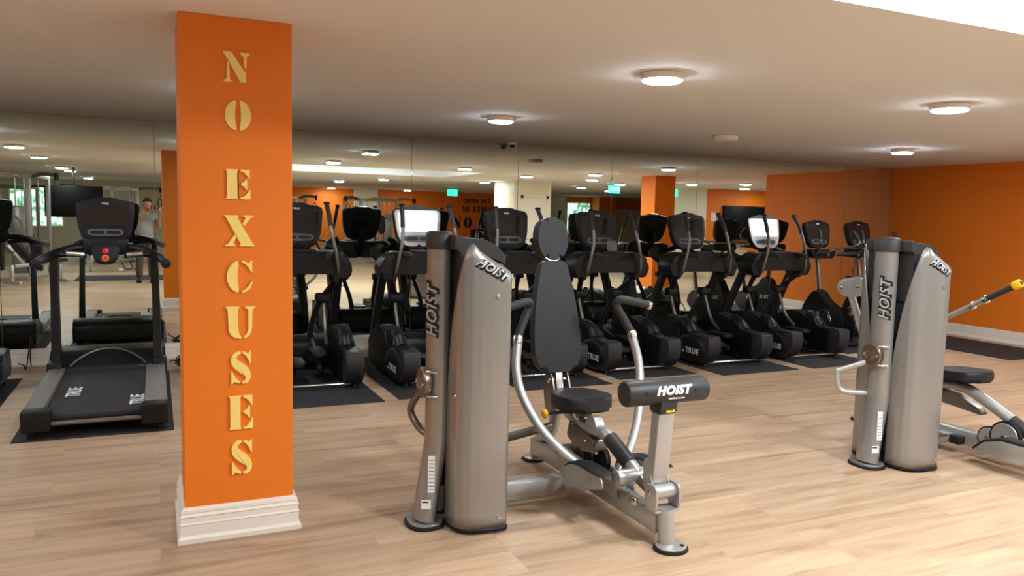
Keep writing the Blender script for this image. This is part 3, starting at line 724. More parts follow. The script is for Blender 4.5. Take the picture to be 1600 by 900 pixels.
# ------------------------------------------------------------------ upright bikes
def bike(x, y, label):
    t = thing('exercise_bike', (0, 0, 0), label, 'exercise bike', 'upright exercise bikes in the right corner')
    prof = rounded([(.34, .08, .08), (.46, .24, .10), (.45, .44, .08), (.29, .66, .05), (.17, .70, .04), (.08, .58, .05), (-.08, .48, .08), (-.36, .42, .08), (-.50, .30, .06), (-.44, .15, .05), (-.15, .08, .05)], .06, 5)
    body = MB().prism(prof, -.075, .075, 'x', .022, 3).build('body_cover', 'satin', t)
    for s in (-1, 1):
        MB().lathe([(.19, s*.07), (.19, s*.088), (.17, s*.10), (.001, s*.104)], (0, -.12, .30), 36, 'x').build('crank_cover', 'black', body)
        Fm = frame((s*.0765, .23, .37), (0, s, 0), (0, 0, 1))
        lettering('brand_lettering', 'TRUE', .085, Fm, 'white_print', body, .0005, bold=.001, spacing=1.08)
        mb = MB(); mb.beam((s*.125, -.12, .30), (s*.125, -.12-s*.06, .30-s*.15), .02, .03, .005)
        mb.build('crank', 'chrome', t)
        MB().box(s*.19-.055, s*.19+.055, -.17-s*.06, -.07-s*.06, .285-s*.15, .31-s*.15, .008).build('pedal', 'black', t)
    MB().tube([(0, .20, .60), (0, .24, .85), (0, .30, 1.14)], [.034, .03, .03], 14).build('front_post', 'steel_dark', t)
    MB().tube([(0, .20, .58), (0, .21, .70)], [.055, .04], 14).build('post_boot', 'black', t)
    MB().prism(rounded([(-.20, 1.12), (.20, 1.12), (.22, 1.24), (-.22, 1.24)], .04), .18, .36, 'y', .02).build('console_shelf', 'satin', t)
    console(t, (0, .30, 1.44), .46, .36, math.radians(12), taper=.68)
    for s in (-1, 1):
        h = MB().tube([(s*.05, .24, 1.19), (s*.18, .12, 1.25), (s*.30, -.06, 1.30), (s*.345, -.09, 1.36), (s*.30, -.02, 1.49)], .016, 12).build('handlebar', 'steel_dark', t)
        MB().tube([(s*.343, -.088, 1.37), (s*.325, -.06, 1.43), (s*.297, -.015, 1.50)], .021, 12).build('grip', 'grip', h)
        MB().tube([(s*.15, .10, 1.18), (s*.26, -.05, 1.19), (s*.27, -.16, 1.19)], .026, 12).build('fixed_handle', 'grip', t)
    MB().tube([(0, -.30, .34), (0, -.37, .60), (0, -.41, .82)], [.036, .03, .026], 14).build('seat_post', 'steel_dark', t)
    sad = [(-.14, -.62), (-.12, -.64), (0, -.655), (.12, -.64), (.14, -.62), (.145, -.52), (.10, -.42), (.045, -.34), (.03, -.24), (0, -.22), (-.03, -.24), (-.045, -.34), (-.10, -.42), (-.145, -.52)]
    MB().cushion(rounded(sad, .03, 3), .83, .92, .03, None, 4).build('saddle', 'vinyl', t)
    for yy in (.40, -.40):
        MB().tube([(-.24, yy, .045), (.24, yy, .045)], .032, 12).build('stabilizer', 'frame_dark', t)
        for s in (-1, 1): MB().box(s*.24-.035, s*.24+.035, yy-.045, yy+.045, .0, .085, .012).build('end_cap', 'rubber', t)
    MB().beam((0, .40, .07), (0, -.40, .07), .06, .06, .01).build('base_beam', 'frame_dark', t)
    MB().beam((0, -.30, .16), (0, -.40, .08), .05, .05, .01).build('tail_support', 'frame_dark', t)
    t.location = (x, y, 0); return t
bike(8.22, 7.72, 'black upright exercise bike nearest the ellipticals, printed fairing in full view')
bike(9.13, 7.85, 'black upright exercise bike in the corner, body hidden behind the silver weight tower')
floor_mat(7.72, 8.72, 6.95, 8.5, 'rubber mat under the first exercise bike')
floor_mat(8.80, 9.75, 7.2, 8.7, 'rubber mat under the exercise bike in the corner')
floor_mat(9.35, 10.45, 6.0, 8.2, 'empty rubber mat beside the right-hand orange wall')
o = MB().tube([(8.45, 7.62, 1.20), (8.47, 7.60, 1.08), (8.44, 7.60, .98), (8.48, 7.61, .92)], .006, 8)
OFF[0] = Vector((8.45, 7.62, 1.2)); o = o.build('headphone_cord', 'rubber', None); tag(o, 'short black cord hanging from the handlebar of the first bike', 'cord')

# ------------------------------------------------------------------ treadmills
def treadmill(x, y, label):
    # local: origin on the floor below the uprights, x across, -y towards the user
    t = thing('treadmill', (0, 0, 0), label, 'treadmill', 'treadmills left of the orange column')
    for s in (-1, 1):
        a, c = (s*.455, s*.30) if s > 0 else (s*.455, s*.33)
        a, c = min(a, c), max(a, c)
        r = MB().box(a, c, -1.50, .0, .115, .205, .012, seg=2).build('side_rail', 'deckrail', t)
        MB().box(min(s*.46, s*.28), max(s*.46, s*.28), -1.60, -1.48, .05, .207, .018, seg=3).build('rear_cap', 'black', t)
    belt = MB().prism(rounded([(-1.53, .09, .035), (-1.53, .165, .035), (.0, .175, .0), (.0, .09, 0)], .03), -.325, .325, 'x').build('running_belt', 'belt', t)
    belt_top = lambda yy: .1712+(yy+.75)*.0065
    Fp = frame((-.19, -.88, .1728), (.0, 1, 0), (-1, 0, .0)); 
    lettering('brand_lettering', 'TRUE', .135, Fp, 'white_print', belt, .0006, bold=.002)
    Fp = frame((.255, -1.27, .1712), (.0, 1, 0), (-1, 0, .0))
    lettering('brand_lettering', 'TRUE', .135, Fp, 'white_print', belt, .0006, bold=.002)
    MB().box(-.34, .34, -1.50, -.02, .075, .12, .004).build('deck_frame', 'black', t)
    MB().tube([(-.30, -1.55, .10), (.30, -1.55, .10)], .018, 12).build('rear_roller', 'steel_dark', t)
    # motor cover with an arched front edge
    pr = rounded([(-.05, .09, .01), (-.03, .20, .03), (.16, .32, .05), (.44, .335, .05), (.52, .27, .05), (.52, .08, .03)], .03, 4)
    mc = MB().prism(pr, -.46, .46, 'x', .02, 3).build('motor_cover', 'satin', t)
    ar = [(-.33+.66*k/20, 0) for k in range(21)]
    pts = [( -.30+.60*k/16, -.028+.19*math.sin(PI*k/16)**.8, .215+.12*math.sin(PI*k/16)**.8) for k in range(17)]
    MB().tube(pts, .010, 8, smooth=False).build('arch_trim', 'steel_dark', mc)
    lettering('brand_lettering', 'PERFORMANCE', .05, frame((.02, .275, .344), (1, 0, 0), (0, 1, .12)), 'button', mc, .0005)
    # uprights
    for s in (-1, 1):
        MB().tube([(s*.40, .02, .20), (s*.395, .01, .45), (s*.39, -.03, .80), (s*.385, -.08, 1.05), (s*.375, -.10, 1.17)], [.055, .05, .045, .045, .045], 4, flat=.8, up=(1, 1, 0)).build('upright', 'frame_dark', t)
        MB().box(s*.41-.06, s*.41+.06, -.05, .12, .12, .26, .02).build('upright_boot', 'black', t)
    # curved handrail
    for s in (-1, 1):
        MB().tube([(s*.13, .06, 1.24), (s*.24, .02, 1.235), (s*.35, -.06, 1.20), (s*.42, -.18, 1.17), (s*.455, -.32, 1.15), (s*.47, -.50, 1.135)], [.030, .036, .040, .038, .036, .036], 14).build('handrail', 'satin', t)
        MB().cyl((s*.47, -.495, 1.135), (s*.472, -.53, 1.134), .039, 20, bev=.008).build('rail_cap', 'rubber', t)
        MB().tube([(s*.15, -.02, 1.175), (s*.25, -.05, 1.19), (s*.35, -.10, 1.185)], [.026, .026, .022], 12).build('pulse_bar', 'black', t)
        MB().tube([(s*.17, -.035, 1.182), (s*.30, -.075, 1.195)], .028, 12).build('pulse_grip', 'chrome', t)
    # stop panel
    F = frame((0, -.05, 1.205), (1, 0, 0), (0, .35, 1))
    sp = MB().cushion(rounded([(-.075, -.095, .05), (.075, -.095, .05), (.11, .02, .04), (.10, .065, .03), (-.10, .065, .03), (-.11, .02, .04)], .04, 4), -.06, 0, .012, F, 3).build('stop_panel', 'black', t)
    b = MB().lathe([(.026, 0), (.026, .006), (.018, .010), (.001, .011)], (0, 0, 0), 20); b.move(F @ Matrix.Translation((0, .01, 0))); b.build('stop_button', 'red', sp)
    b = MB().lathe([(.03, 0), (.03, .010), (.022, .013), (.001, .012)], (0, 0, 0), 24); b.move(F @ Matrix.Translation((0, -.055, 0))); b.build('safety_ring', 'amber', sp)
    b = MB().lathe([(.014, .01), (.014, .022), (.001, .024)], (0, 0, 0), 16); b.move(F @ Matrix.Translation((0, -.055, 0))); b.build('safety_key', 'red', sp)
    MB().prism(rounded([(-.16, 1.18), (.16, 1.18), (.18, 1.32), (-.18, 1.32)], .03), -.0, .10, 'y', .02).build('console_neck', 'black', t)
    console(t, (0, .06, 1.475), .47, .37, math.radians(8), thick=.07, taper=.72)
    MB().tube([(.12, -.06, 1.12), (.16, -.07, 1.06), (.21, -.07, 1.07), (.19, -.06, 1.12), (.26, -.05, 1.13)], .005, 6).build('tether_cord', 'rubber', t)
    MB().box(.10, .13, -.075, -.055, 1.045, 1.065, .003).build('tether_clip', 'white_print', t)
    for s in (-1, 1):
        for yy in (-1.52, .42): MB().cyl((s*.40, yy, 0), (s*.40, yy, .10), .028, 14).build('foot', 'rubber', t)
    t.location = (x, y, 0); return t
treadmill(-.395, 7.66, 'black treadmill with grey side rails standing left of the orange column')
treadmill(-1.66, 7.66, 'black treadmill at the left edge of the photo, mostly cut off')
floor_mat(-.91, .10, 6.05, 8.30, 'rubber mat under the treadmill beside the orange column')
floor_mat(-2.15, -1.14, 6.6, 8.32, 'rubber mat under the cut-off treadmill at the left edge')
def cord(pts, label, r=.006):
    OFF[0] = Vector((pts[0][0], pts[0][1], 0)); o = MB().tube(pts, r, 8).build('power_cord', 'rubber', None); return tag(o, label, 'cord', 'black power cords by the mirror')
random.seed(3)
pts = [(.115, 8.06, .14), (.15, 8.2, .12)]
for k in range(26): a = k*1.25; pts.append((.27+.10*math.cos(a)+random.uniform(-.03, .03), 8.28+.14*math.sin(a*.9), .02+.14*abs(math.sin(a*.7))*random.uniform(.4, 1)))
pts[2:] = [(p[0], p[1], max(p[2], .012)) for p in pts[2:]]
cord(pts, 'tangled black power cord lying between treadmill and orange column')
cord([(-1.15, 8.22, .16), (-1.15, 8.5, .10), (-1.16, 8.75, .02), (-1.14, 8.93, .30), (-1.15, 8.95, .10), (-1.14, 8.9, .012)], 'black power cord behind the left-edge treadmill')
# ================================================================== STRENGTH MACHINES
def weight_tower(root, ox, oy, second=False):
    """weight stack tower; ox, oy shift the first machine's measured coordinates"""
    T = lambda x, y, z: (x+ox, y+oy, z)
    # oval upright that sweeps out to its foot
    p = MB().tube([T(1.305, 3.76, 1.44), T(1.305, 3.76, 1.0), T(1.305, 3.76, .55), T(1.300, 3.76, .42), T(1.272, 3.76, .24), T(1.243, 3.76, .03)], .058, 28, flat=1.35, up=(1, 0, 0)).build('upright', 'shroud', root)
    ft = superellipse(.098, .115, 2.6, 36, 1.245+ox, 3.76+oy)
    MB().prism(ft, .0, .016, 'z', .004).build('foot_pad', 'rubber', root)
    MB().prism(superellipse(.088, .105, 2.6, 36, 1.245+ox, 3.76+oy), .016, .026, 'z', .003).build('foot_plate', 'shroud', root)
    # curved shroud halves, front and rear
    plan = [(1.338, 3.70), (1.340, 3.64), (1.350, 3.59), (1.372, 3.555), (1.405, 3.532), (1.45, 3.518), (1.50, 3.510), (1.55, 3.508), (1.59, 3.512), (1.603, 3.53)]
    # arclength
    cum = [0]
    for a, c in zip(plan, plan[1:]): cum.append(cum[-1]+math.hypot(c[0]-a[0], c[1]-a[1]))
    def at(s):
        d = s*cum[-1]
        for i in range(len(plan)-1):
            if d <= cum[i+1]+1e-9:
                t = (d-cum[i])/(cum[i+1]-cum[i]); return (plan[i][0]*(1-t)+plan[i+1][0]*t, plan[i][1]*(1-t)+plan[i+1][1]*t)
        return plan[-1]
    tp = [(0, .62), (.06, .84), (.14, 1.04), (.24, 1.22), (.34, 1.37), (.40, 1.44), (.44, 1.462), (.49, 1.455), (.55, 1.425), (.70, 1.385), (.85, 1.35), (.94, 1.325), (1, 1.28)]
    def top(s):
        for (a, za), (c, zc) in zip(tp, tp[1:]):
            if s <= c+1e-9:
                t = (s-a)/(c-a); return za*(1-t)+zc*t
    N, K = 44, 22
    for flip, lab in ((False, None), (True, None)):
        rows = []
        for i in range(N+1):
            s = i/N; x, y = at(s)
            if flip: y = 7.55-y
            z1 = top(s); rows.append([T(x, y, .03+(z1-.03)*k/K) for k in range(K+1)])
        o = MB().sheet(rows).build('shroud', 'shroud', root)
        md = o.modifiers.new('thickness', 'SOLIDIFY'); md.thickness = .009; md.offset = 0
        # black sill
        rr = [[T(at(i/N)[0]+.004, (7.55-at(i/N)[1]) if flip else at(i/N)[1], z) for z in (.010, .032)] for i in range(N+1)]
        o2 = MB().sheet(rr).build('sill', 'rubber', o); md = o2.modifiers.new('thickness', 'SOLIDIFY'); md.thickness = .012; md.offset = 0
        if not flip:
            sl = (T(1.422, 3.522, 1.375), T(1.560, 3.503, 1.300))
            xd = Vector(sl[1])-Vector(sl[0]); Fm = frame((Vector(sl[0])+Vector(sl[1]))/2+Vector((0, -.004, 0)), xd, (0, 0, 1))
            for (sh_, m_, b_, lift) in ((.004, 'black_print', .0075, .006), (0, 'white_print', .0012, .0075)):
                tx = lettering('brand_lettering', 'HOIST', .057, Fm @ Matrix.Translation((sh_, -sh_*1.4, 0)), m_, o, .0005, shear=.35, bold=b_, spacing=1.06)
                for v in tx.data.vertices:      # wrap onto the curved panel
                    wx = v.co.x+OFF[0].x-ox
                    for (pa, pb) in zip(plan, plan[1:]):
                        if pa[0] <= wx <= pb[0]: yy = pa[1]+(pb[1]-pa[1])*(wx-pa[0])/(pb[0]-pa[0]); break
                    else: yy = 3.512 if wx > 1.55 else 3.6
                    v.co.y = yy+oy-OFF[0].y-lift
            for (bx, by, bz) in ((1.525, 3.506, 1.205), (1.345, 3.60, .70), (1.555, 3.505, .085)):
                d = Vector((0, -1, 0)) if bz != .70 else Vector((-1, -.25, 0)).normalized()
                MB().cyl(Vector(T(bx, by, bz)), Vector(T(bx, by, bz))+d*.010, .011, 16, bev=.003).build('bolt', 'chrome', o)
    # dark liner and cap
    MB().box(1.385+ox, 1.585+ox, 3.575+oy, 3.975+oy, .03, 1.36, .01).build('liner', 'char', root)
    cap = rounded([(1.33, 1.425), (1.33, 1.500), (1.35, 1.497), (1.385, 1.482), (1.48, 1.482), (1.545, 1.455), (1.605, 1.395), (1.605, 1.345), (1.52, 1.40), (1.44, 1.32), (1.40, 1.10), (1.365, 1.10), (1.365, 1.425)], .012, 3)
    cap = [(x+ox, z) for x, z in cap]
    MB().prism(cap, 3.60+oy, 3.95+oy, 'y', .006).build('top_cap', 'char', root)
    MB().tube([T(1.305, 3.76, 1.425), T(1.305, 3.76, 1.500), T(1.305, 3.76, 1.508), T(1.305, 3.76, 1.514)], [.065, .065, .061, .050], 28, smooth=False, flat=1.35, up=(1, 0, 0)).build('upright_cap', 'char', root)
    # printed name down the upright
    sd = frame(T(1.262, 3.715, 1.12), (.15, 0, -1) if False else (0, 0, -1), (.62, -.78, 0))
    Fm = frame(T(1.263, 3.70, 1.13), (0, 0, -1), Vector((0, 0, -1)).cross(Vector((.75, .66, 0))) * -1)
    nrm = Vector((-.80, -.60, 0)); xd = Vector((0, 0, 1)); yd = nrm.cross(xd)
    Fm = frame(Vector(T(1.305, 3.76, 1.11))+Vector((-.0495, -.049, 0)), xd, yd)
    lettering('brand_lettering', 'HOIST', .085, Fm @ Matrix.Translation((.005, -.005, -.0006)), 'black_print', p, .0005, shear=.3, bold=.010, spacing=1.08)
    lettering('brand_lettering', 'HOIST', .085, Fm, 'silver', p, .0012, shear=.3, bold=.001, spacing=1.08)
    # stickers near the foot
    nrm = Vector((-.35, -.94, .05)).normalized(); xd = Vector((.94, -.35, 0)); yd = Vector((.11, 0, 1))
    Fm = frame(Vector(T(1.282, 3.76, .28))+nrm*.0792, xd, yd)
    MB().box(-.017, .017, -.095, .095, 0, .0015, 0).move(Fm).build('instruction_sticker', 'sticker', p, smooth=False)
    mb = MB()
    for k in range(9): mb.box(-.013, .013, -.082+k*.019, -.078+k*.019, .0015, .0018, 0)
    mb.move(Fm).build('sticker_print', 'button', p, smooth=False)
    Fm = frame(Vector(T(1.256, 3.76, .125))+nrm*.0798, xd, yd)
    MB().box(-.024, .024, -.024, .024, 0, .0015, 0).move(Fm).build('maker_sticker', 'sticker', p, smooth=False)
    MB().box(-.020, .012, .008, .016, .0015, .0018, 0).move(Fm).build('sticker_print', 'black_print', p, smooth=False)
    # badge on the outer side with its loop handle
    bx = 1.305-.072
    MB().lathe([(.072, bx+.02), (.078, bx+.012), (.078, bx-.012), (.070, bx-.020), (.001, bx-.020)], (ox, 3.76+oy, .745), 40, 'x').build('badge', 'bronze', root)
    Fb = frame(T(bx-.0205, 3.76, .745), (0, -1, 0), (0, 0, 1))
    hm = MB()
    for q in (-1, 1): hm.prism([(q*.024-.012-.008, -.028), (q*.024+.008-.008, -.028), (q*.024+.016, .028), (q*.024-.004, .028)], 0, .002, 'z')
    hm.prism([(-.024, -.006), (.022, -.002), (.024, .012), (-.022, .008)], 0, .002, 'z'); hm.move(Fb); hm.build('badge_mark', 'chrome', root)
    for (dy, dz) in ((-.05, .0), (.05, .0)): MB().cyl(T(bx-.018, 3.76+dy, .745), T(bx-.028, 3.76+dy, .745), .010, 14, bev=.003).build('bolt', 'chrome', root)
    for dz in (.062, -.062): MB().tube([T(bx, 3.715, .745+dz), T(bx+.02, 3.69, .745+dz), T(bx+.045, 3.672, .745+dz)], .007, 8).build('peg', 'chrome', root)
    if second: L = [T(bx+.01, 3.79, .70), T(bx-.04, 3.84, .665), T(bx-.10, 3.92, .62), T(bx-.112, 3.935, .60), T(bx-.105, 3.93, .52), T(bx-.09, 3.915, .485), T(bx-.06, 3.88, .475), T(1.29, 3.80, .475)]
    else: L = [T(bx-.005, 3.80, .69), T(bx-.015, 3.88, .62), T(bx-.015, 3.93, .55), T(bx+.02, 3.87, .47), T(1.29, 3.80, .45)]
    MB().tube(L, .019, 14).build('loop_handle', 'steel_dark' if not second else 'silver', root)
    # cross beam to the spine
    MB().beam(T(1.36, 3.86, .088), T(2.24, 3.86, .088), .085, .075, .008).build('cross_beam', 'silver', root)
    MB().tube([T(1.58, 3.95, .30), T(1.9, 4.12, .30), T(2.21, 4.24, .30)], .026, 14).build('tie_bar', 'steel_dark', root)
    MB().beam(T(1.29, 3.80, .10), T(1.42, 3.84, .10), .04, .12, .006).build('tower_bracket', 'silver', root)

def seat_carriage(root, S, oy):
    """seat pad, swinging seat tube, pulleys, spine beam and feet around the spine plane x = S"""
    Y = lambda y: y+oy
    MB().beam((S, Y(4.52), .105), (S, Y(3.10), .105), .085, .105, .008).build('spine_beam', 'silver', root)
    MB().beam((S, Y(4.15), .185), (S, Y(3.55), .155), .11, .05, .006).build('spine_channel', 'steel_dark', root)
    for s in (-1, 1): MB().prism([(Y(4.10), .12), (Y(4.02), .24), (Y(3.70), .215), (Y(3.45), .19), (Y(3.42), .12)], S+s*.052, S+s*.060, 'x', .002).build('side_plate', 'silver', root)
    for (yy, nm) in ((4.53, 0), (3.02, 1)):
        MB().prism(superellipse(.085, .078, 2.2, 32, S, Y(yy)), 0, .016, 'z', .004).build('foot_pad', 'rubber', root)
        MB().prism(superellipse(.076, .070, 2.2, 32, S, Y(yy)), .016, .024, 'z', .003).build('foot_plate', 'silver', root)
        MB().cyl((S+.045, Y(yy)-.03, .024), (S+.045, Y(yy)-.03, .028), .010, 12).build('foot_bolt', 'black', root)
    MB().tube([(S, Y(4.52), .02), (S, Y(4.48), .14), (S, Y(4.30), .25), (S, Y(4.24), .44)], .036, 18).build('rear_post', 'silver', root)
    MB().cyl((S, Y(3.055), .02), (S, Y(3.075), .185), .041, 26).build('front_post', 'silver', root)
    # seat
    seat = superellipse(.155, .195, 2.7, 44)
    seat = [(x*(1.0+.10*(-y/.195)), y) for x, y in seat]
    Fs = Matrix.Translation((S, Y(3.955), .495)) @ Matrix.Rotation(math.radians(-3), 4, 'X')
    sp = MB().cushion(seat, 0, .075, .026, Fs, 5).build('seat', 'vinyl', root)
    MB().cushion([(x*.93, y*.93) for x, y in seat], -.012, .002, .004, Fs, 2).build('seat_base', 'black', sp)
    MB().beam((S, Y(3.95), .34), (S, Y(3.95), .49), .06, .07, .006).build('seat_post', 'chrome', root)
    MB().cyl((S+.045, Y(3.90), .455), (S-.045, Y(3.90), .455), .018, 16).build('seat_bolt', 'steel_dark', root)
    rod = MB().tube([(S-.03, Y(3.99), .455), (S-.19, Y(4.0), .452)], .010, 12, smooth=False).build('adjuster_rod', 'steel_dark', root)
    MB().lathe([(.010, .03), (.018, .026), (.026, .018), (.026, .004), (.018, -.004), (.001, -.004)], (S-.215, Y(4.0), .452), 20, 'x').build('adjuster_knob', 'yellow', rod)
    # swing tube with its dark sleeve
    MB().tube([(S, Y(4.22), .50), (S, Y(4.08), .43), (S, Y(3.86), .39), (S, Y(3.68), .405), (S, Y(3.58), .385), (S, Y(3.32), .275)], .037, 20).build('swing_tube', 'silver', root)
    MB().tube([(S, Y(3.60), .392), (S, Y(3.395), .308)], .043, 22, smooth=False).build('tube_sleeve', 'char', root)
    MB().prism(rounded([(Y(3.99), .405), (Y(3.72), .36), (Y(3.70), .29), (Y(3.83), .26), (Y(4.02), .30)], .02), S-.045, S+.045, 'x', .004).build('linkage_cover', 'steel_dark', root)
    hp = [(Y(3.77)+.065*math.cos(math.radians(a)), .405+.075*math.sin(math.radians(a))) for a in range(0, 181, 12)]
    MB().prism(hp, S-.028, S+.028, 'x', .003).build('pivot_cam', 'silver', root)
    for (yy, zz) in ((3.93, .40), (3.78, .335), (3.66, .30)):
        MB().cyl((S-.048, Y(yy), zz), (S-.058, Y(yy), zz), .009, 12, bev=.002).build('bolt', 'chrome', root)
    MB().box(S-.035, S+.035, Y(3.84), Y(3.98), .20, .33, .006).build('hanger_plate', 'steel_dark', root)
    for (xx, yy, zz, r) in ((-.03, 3.86, .215, .062), (.035, 3.74, .235, .072)):
        MB().lathe([(r*.5, -.012), (r, -.014), (r*.88, -.004), (r*.88, .004), (r, .014), (r*.5, .012)], (S+xx, Y(yy), zz), 30, 'x').build('pulley', 'rubber', root)
        MB().cyl((S+xx-.02, Y(yy), zz), (S+xx+.02, Y(yy), zz), .011, 12).build('pulley_axle', 'chrome', root)
    MB().tube([(S-.03, Y(3.86), .215), (S-.02, Y(3.80), .32)], .003, 6, smooth=False).build('cable', 'rubber', root)
    # drum at the bottom of the swing and the foot plates
    MB().cyl((S-.13, Y(3.33), .27), (S+.13, Y(3.33), .27), .043, 24, bev=.004).build('cross_tube', 'silver', root)
    for s in (-1, 1):
        pl = rounded([(-.02, -.21, .02), (.055, -.20, .03), (.06, .02, .05), (.0, .06, .03), (-.055, .02, .05), (-.06, -.12, .05)], .04, 4)
        Fm = Matrix.Translation((S+s*.175, Y(3.50), .295)) @ Matrix.Rotation(math.radians(-6), 4, 'X')
        pts_ = [(S+s*.17, Y(3.75), .19), (S+s*.175, Y(3.70), .26), (S+s*.178, Y(3.60), .293), (S+s*.182, Y(3.44), .30), (S+s*.185, Y(3.32), .298)]
        f = MB()
        rows = []
        for (a, c, d) in pts_: rows.append([(a-.055, c, d), (a-.02, c, d+.003), (a+.02, c, d+.003), (a+.055, c, d)])
        f.sheet(rows); o = f.build('foot_plate', 'rubber', root); md = o.modifiers.new('thickness', 'SOLIDIFY'); md.thickness = .016; md.offset = -1
        sb = o.modifiers.new('round', 'SUBSURF'); sb.levels = 1; sb.render_levels = 2
        MB().prism(rounded([(Y(3.76), .17), (Y(3.70), .26), (Y(3.58), .28), (Y(3.32), .285), (Y(3.30), .235), (Y(3.50), .165), (Y(3.66), .13)], .02), S+s*.175-.05, S+s*.175-.042, 'x', .002).build('foot_plate_bracket', 'silver', o)
        MB().cyl((S+s*.175-.056, Y(3.42), .245), (S+s*.175-.030, Y(3.42), .245), .010, 12, bev=.002).build('bolt', 'chrome', o)

def knee_roller(root, S):
    # yoke on the front post
    for s in (-1, 1):
        pr_ = rounded([(3.07, .175), (3.14, .175), (3.155, .23), (3.15, .285), (3.17, .40), (3.19, .40), (3.21, .26), (3.165, .18)], .01)
        MB().prism(rounded([(3.055, .18), (3.145, .18), (3.155, .30), (3.12, .305), (3.06, .305), (3.05, .26)], .025), S+s*.062, S+s*.073, 'x', .003).build('yoke_plate', 'silver', root)
        MB().prism(rounded([(3.10, .25), (3.20, .26), (3.20, .40), (3.175, .42)], .01), S+s*.045, S+s*.053, 'x', .002).build('post_gusset', 'silver', root)
        MB().cyl((S+s*.073, 3.105, .262), (S+s*.083, 3.105, .262), .013, 14, bev=.003).build('bolt', 'chrome', root)
    MB().box(S-.073, S+.073, 3.055, 3.145, .172, .184, .004).build('yoke_base', 'silver', root)
    MB().cyl((S-.06, 3.105, .262), (S+.06, 3.105, .262), .036, 24, bev=.003).build('pivot_sleeve', 'silver', root)
    MB().beam((S, 3.16, .27), (S, 3.125, .665), .092, .066, .007, up=(0, 1, 0)).build('roller_post', 'silver', root)
    MB().tube([(S, 3.30, .26), (S, 3.22, .24), (S, 3.17, .28)], .028, 12).build('post_link', 'steel_dark', root)
    MB().box(S-.095, S-.07, 3.20, 3.26, .165, .20, .004).build('stop_bolt', 'chrome', root)
    MB().prism(rounded([(3.085, .655), (3.17, .655), (3.18, .73), (3.075, .73)], .01), S-.047, S+.047, 'x', .006).build('roller_bracket', 'char', root)
    Fm = frame((S+.012, 3.0835, .682), (1, 0, 0), (0, 0, 1))
    MB().box(-.024, .024, -.018, .018, 0, .0015, 0).move(Fm).build('warning_sticker', 'sticker_y', root, smooth=False)
    mb = MB(); mb.box(-.020, .020, .006, .013, .0015, .002, 0)
    for k in range(3): mb.box(-.020, .016, -.013+k*.006, -.010+k*.006, .0015, .002, 0)
    mb.move(Fm); mb.build('sticker_print', 'black_print', root, smooth=False)
    rl = MB().cyl((S-.235, 3.125, .762), (S+.235, 3.125, .762), .0625, 40, bev=.012).build('knee_roller', 'char', root)
    # printing on the curved face towards the camera
    nrm = Vector((0, -.985, .17)); yd = Vector((0, .17, .985))
    Fm = frame(Vector((S+.005, 3.125, .762))+nrm*.0632, (1, 0, 0), yd)
    lettering('brand_lettering', 'HOIST', .056, Fm @ Matrix.Translation((.005, .004, .0004)), 'white_print', rl, .0006, shear=.3, bold=.0035, spacing=1.1, width=1.12)
    lettering('brand_lettering', 'hoistfitness.com', .013, Fm @ Matrix.Translation((.025, -.034, -.006)), 'white_print', rl, .0006, bold=.0003, spacing=1.1)
    for dx in (-.145, .14): MB().cyl(Vector((S+dx, 3.125, .762))+nrm*.060, Vector((S+dx, 3.125, .762))+nrm*.0645, .0065, 12).build('bolt', 'black', rl)

# ---- machine 1: seated chest press
S1 = 2.257
press = thing('chest_press_machine', (S1, 3.8, 0), 'silver and black seated chest press machine with headrest and black knee roller', 'exercise machine')
weight_tower(press, 0, 0)
seat_carriage(press, S1, 0)
knee_roller(press, S1)
# padded back and headrest
def pad_on_back(outline, c, thick, bev, tilt, name, parent):
    # faces the camera (-Y), leaning back by tilt
    F = frame(c, (1, 0, 0), (0, math.sin(tilt), math.cos(tilt)))
    return MB().cushion(outline, -thick, 0, bev, F, 5).build(name, 'vinyl', parent), F
tilt = math.atan2(4.343-4.234, 1.315-.647)
bo = rounded([(-.11, -.345, .06), (.11, -.345, .06), (.160, -.25, .08), (.160, -.10, .12), (.135, .12, .2), (.088, .33, .05), (.055, .345, .03), (-.055, .345, .03), (-.088, .33, .05), (-.135, .12, .2), (-.160, -.10, .12), (-.160, -.25, .08)], .08, 6)
bk, Fb = pad_on_back(bo, (S1, 4.27, .985), .07, .028, tilt, 'back_pad', press)
MB().cushion([(x*.9, y*.95) for x, y in bo], -.085, -.068, .004, Fb, 2).build('back_board', 'black', bk)
hd, Fh = pad_on_back(superellipse(.103, .132, 2.35, 44), (S1, 4.345, 1.465), .085, .034, tilt*.7, 'headrest', press)
MB().cushion(superellipse(.088, .12, 2.35, 40), -.10, -.08, .004, Fh, 2).build('headrest_board', 'black', hd)
MB().tube([(S1-.045, 4.36, 1.345), (S1-.02, 4.345, 1.325), (S1+.02, 4.345, 1.325), (S1+.045, 4.36, 1.345)], .014, 12).build('headrest_bracket', 'chrome', press)
MB().beam((S1, 4.42, 1.30), (S1, 4.41, 1.42), .05, .02, .004).build('headrest_stem', 'chrome', press)
MB().beam((S1, 4.30, .42), (S1, 4.43, 1.32), .055, .045, .006, up=(0, 1, 0)).build('back_post', 'silver', press)
for s in (-1, 1):
    MB().prism(rounded([(4.28, .66), (4.21, .64), (4.15, .50), (4.20, .40), (4.28, .40), (4.31, .52)], .03), S1+s*.050, S1+s*.060, 'x', .002).build('back_bracket', 'steel_dark', press)
    MB().cyl((S1+s*.030, 4.235, .595), (S1+s*.068, 4.235, .595), .020, 18, bev=.003).build('bracket_bushing', 'chrome', press)
MB().beam((S1, 4.18, .40), (S1, 4.245, .66), .05, .04, .006, up=(0, 1, 0)).build('back_pivot_post', 'chrome', press)
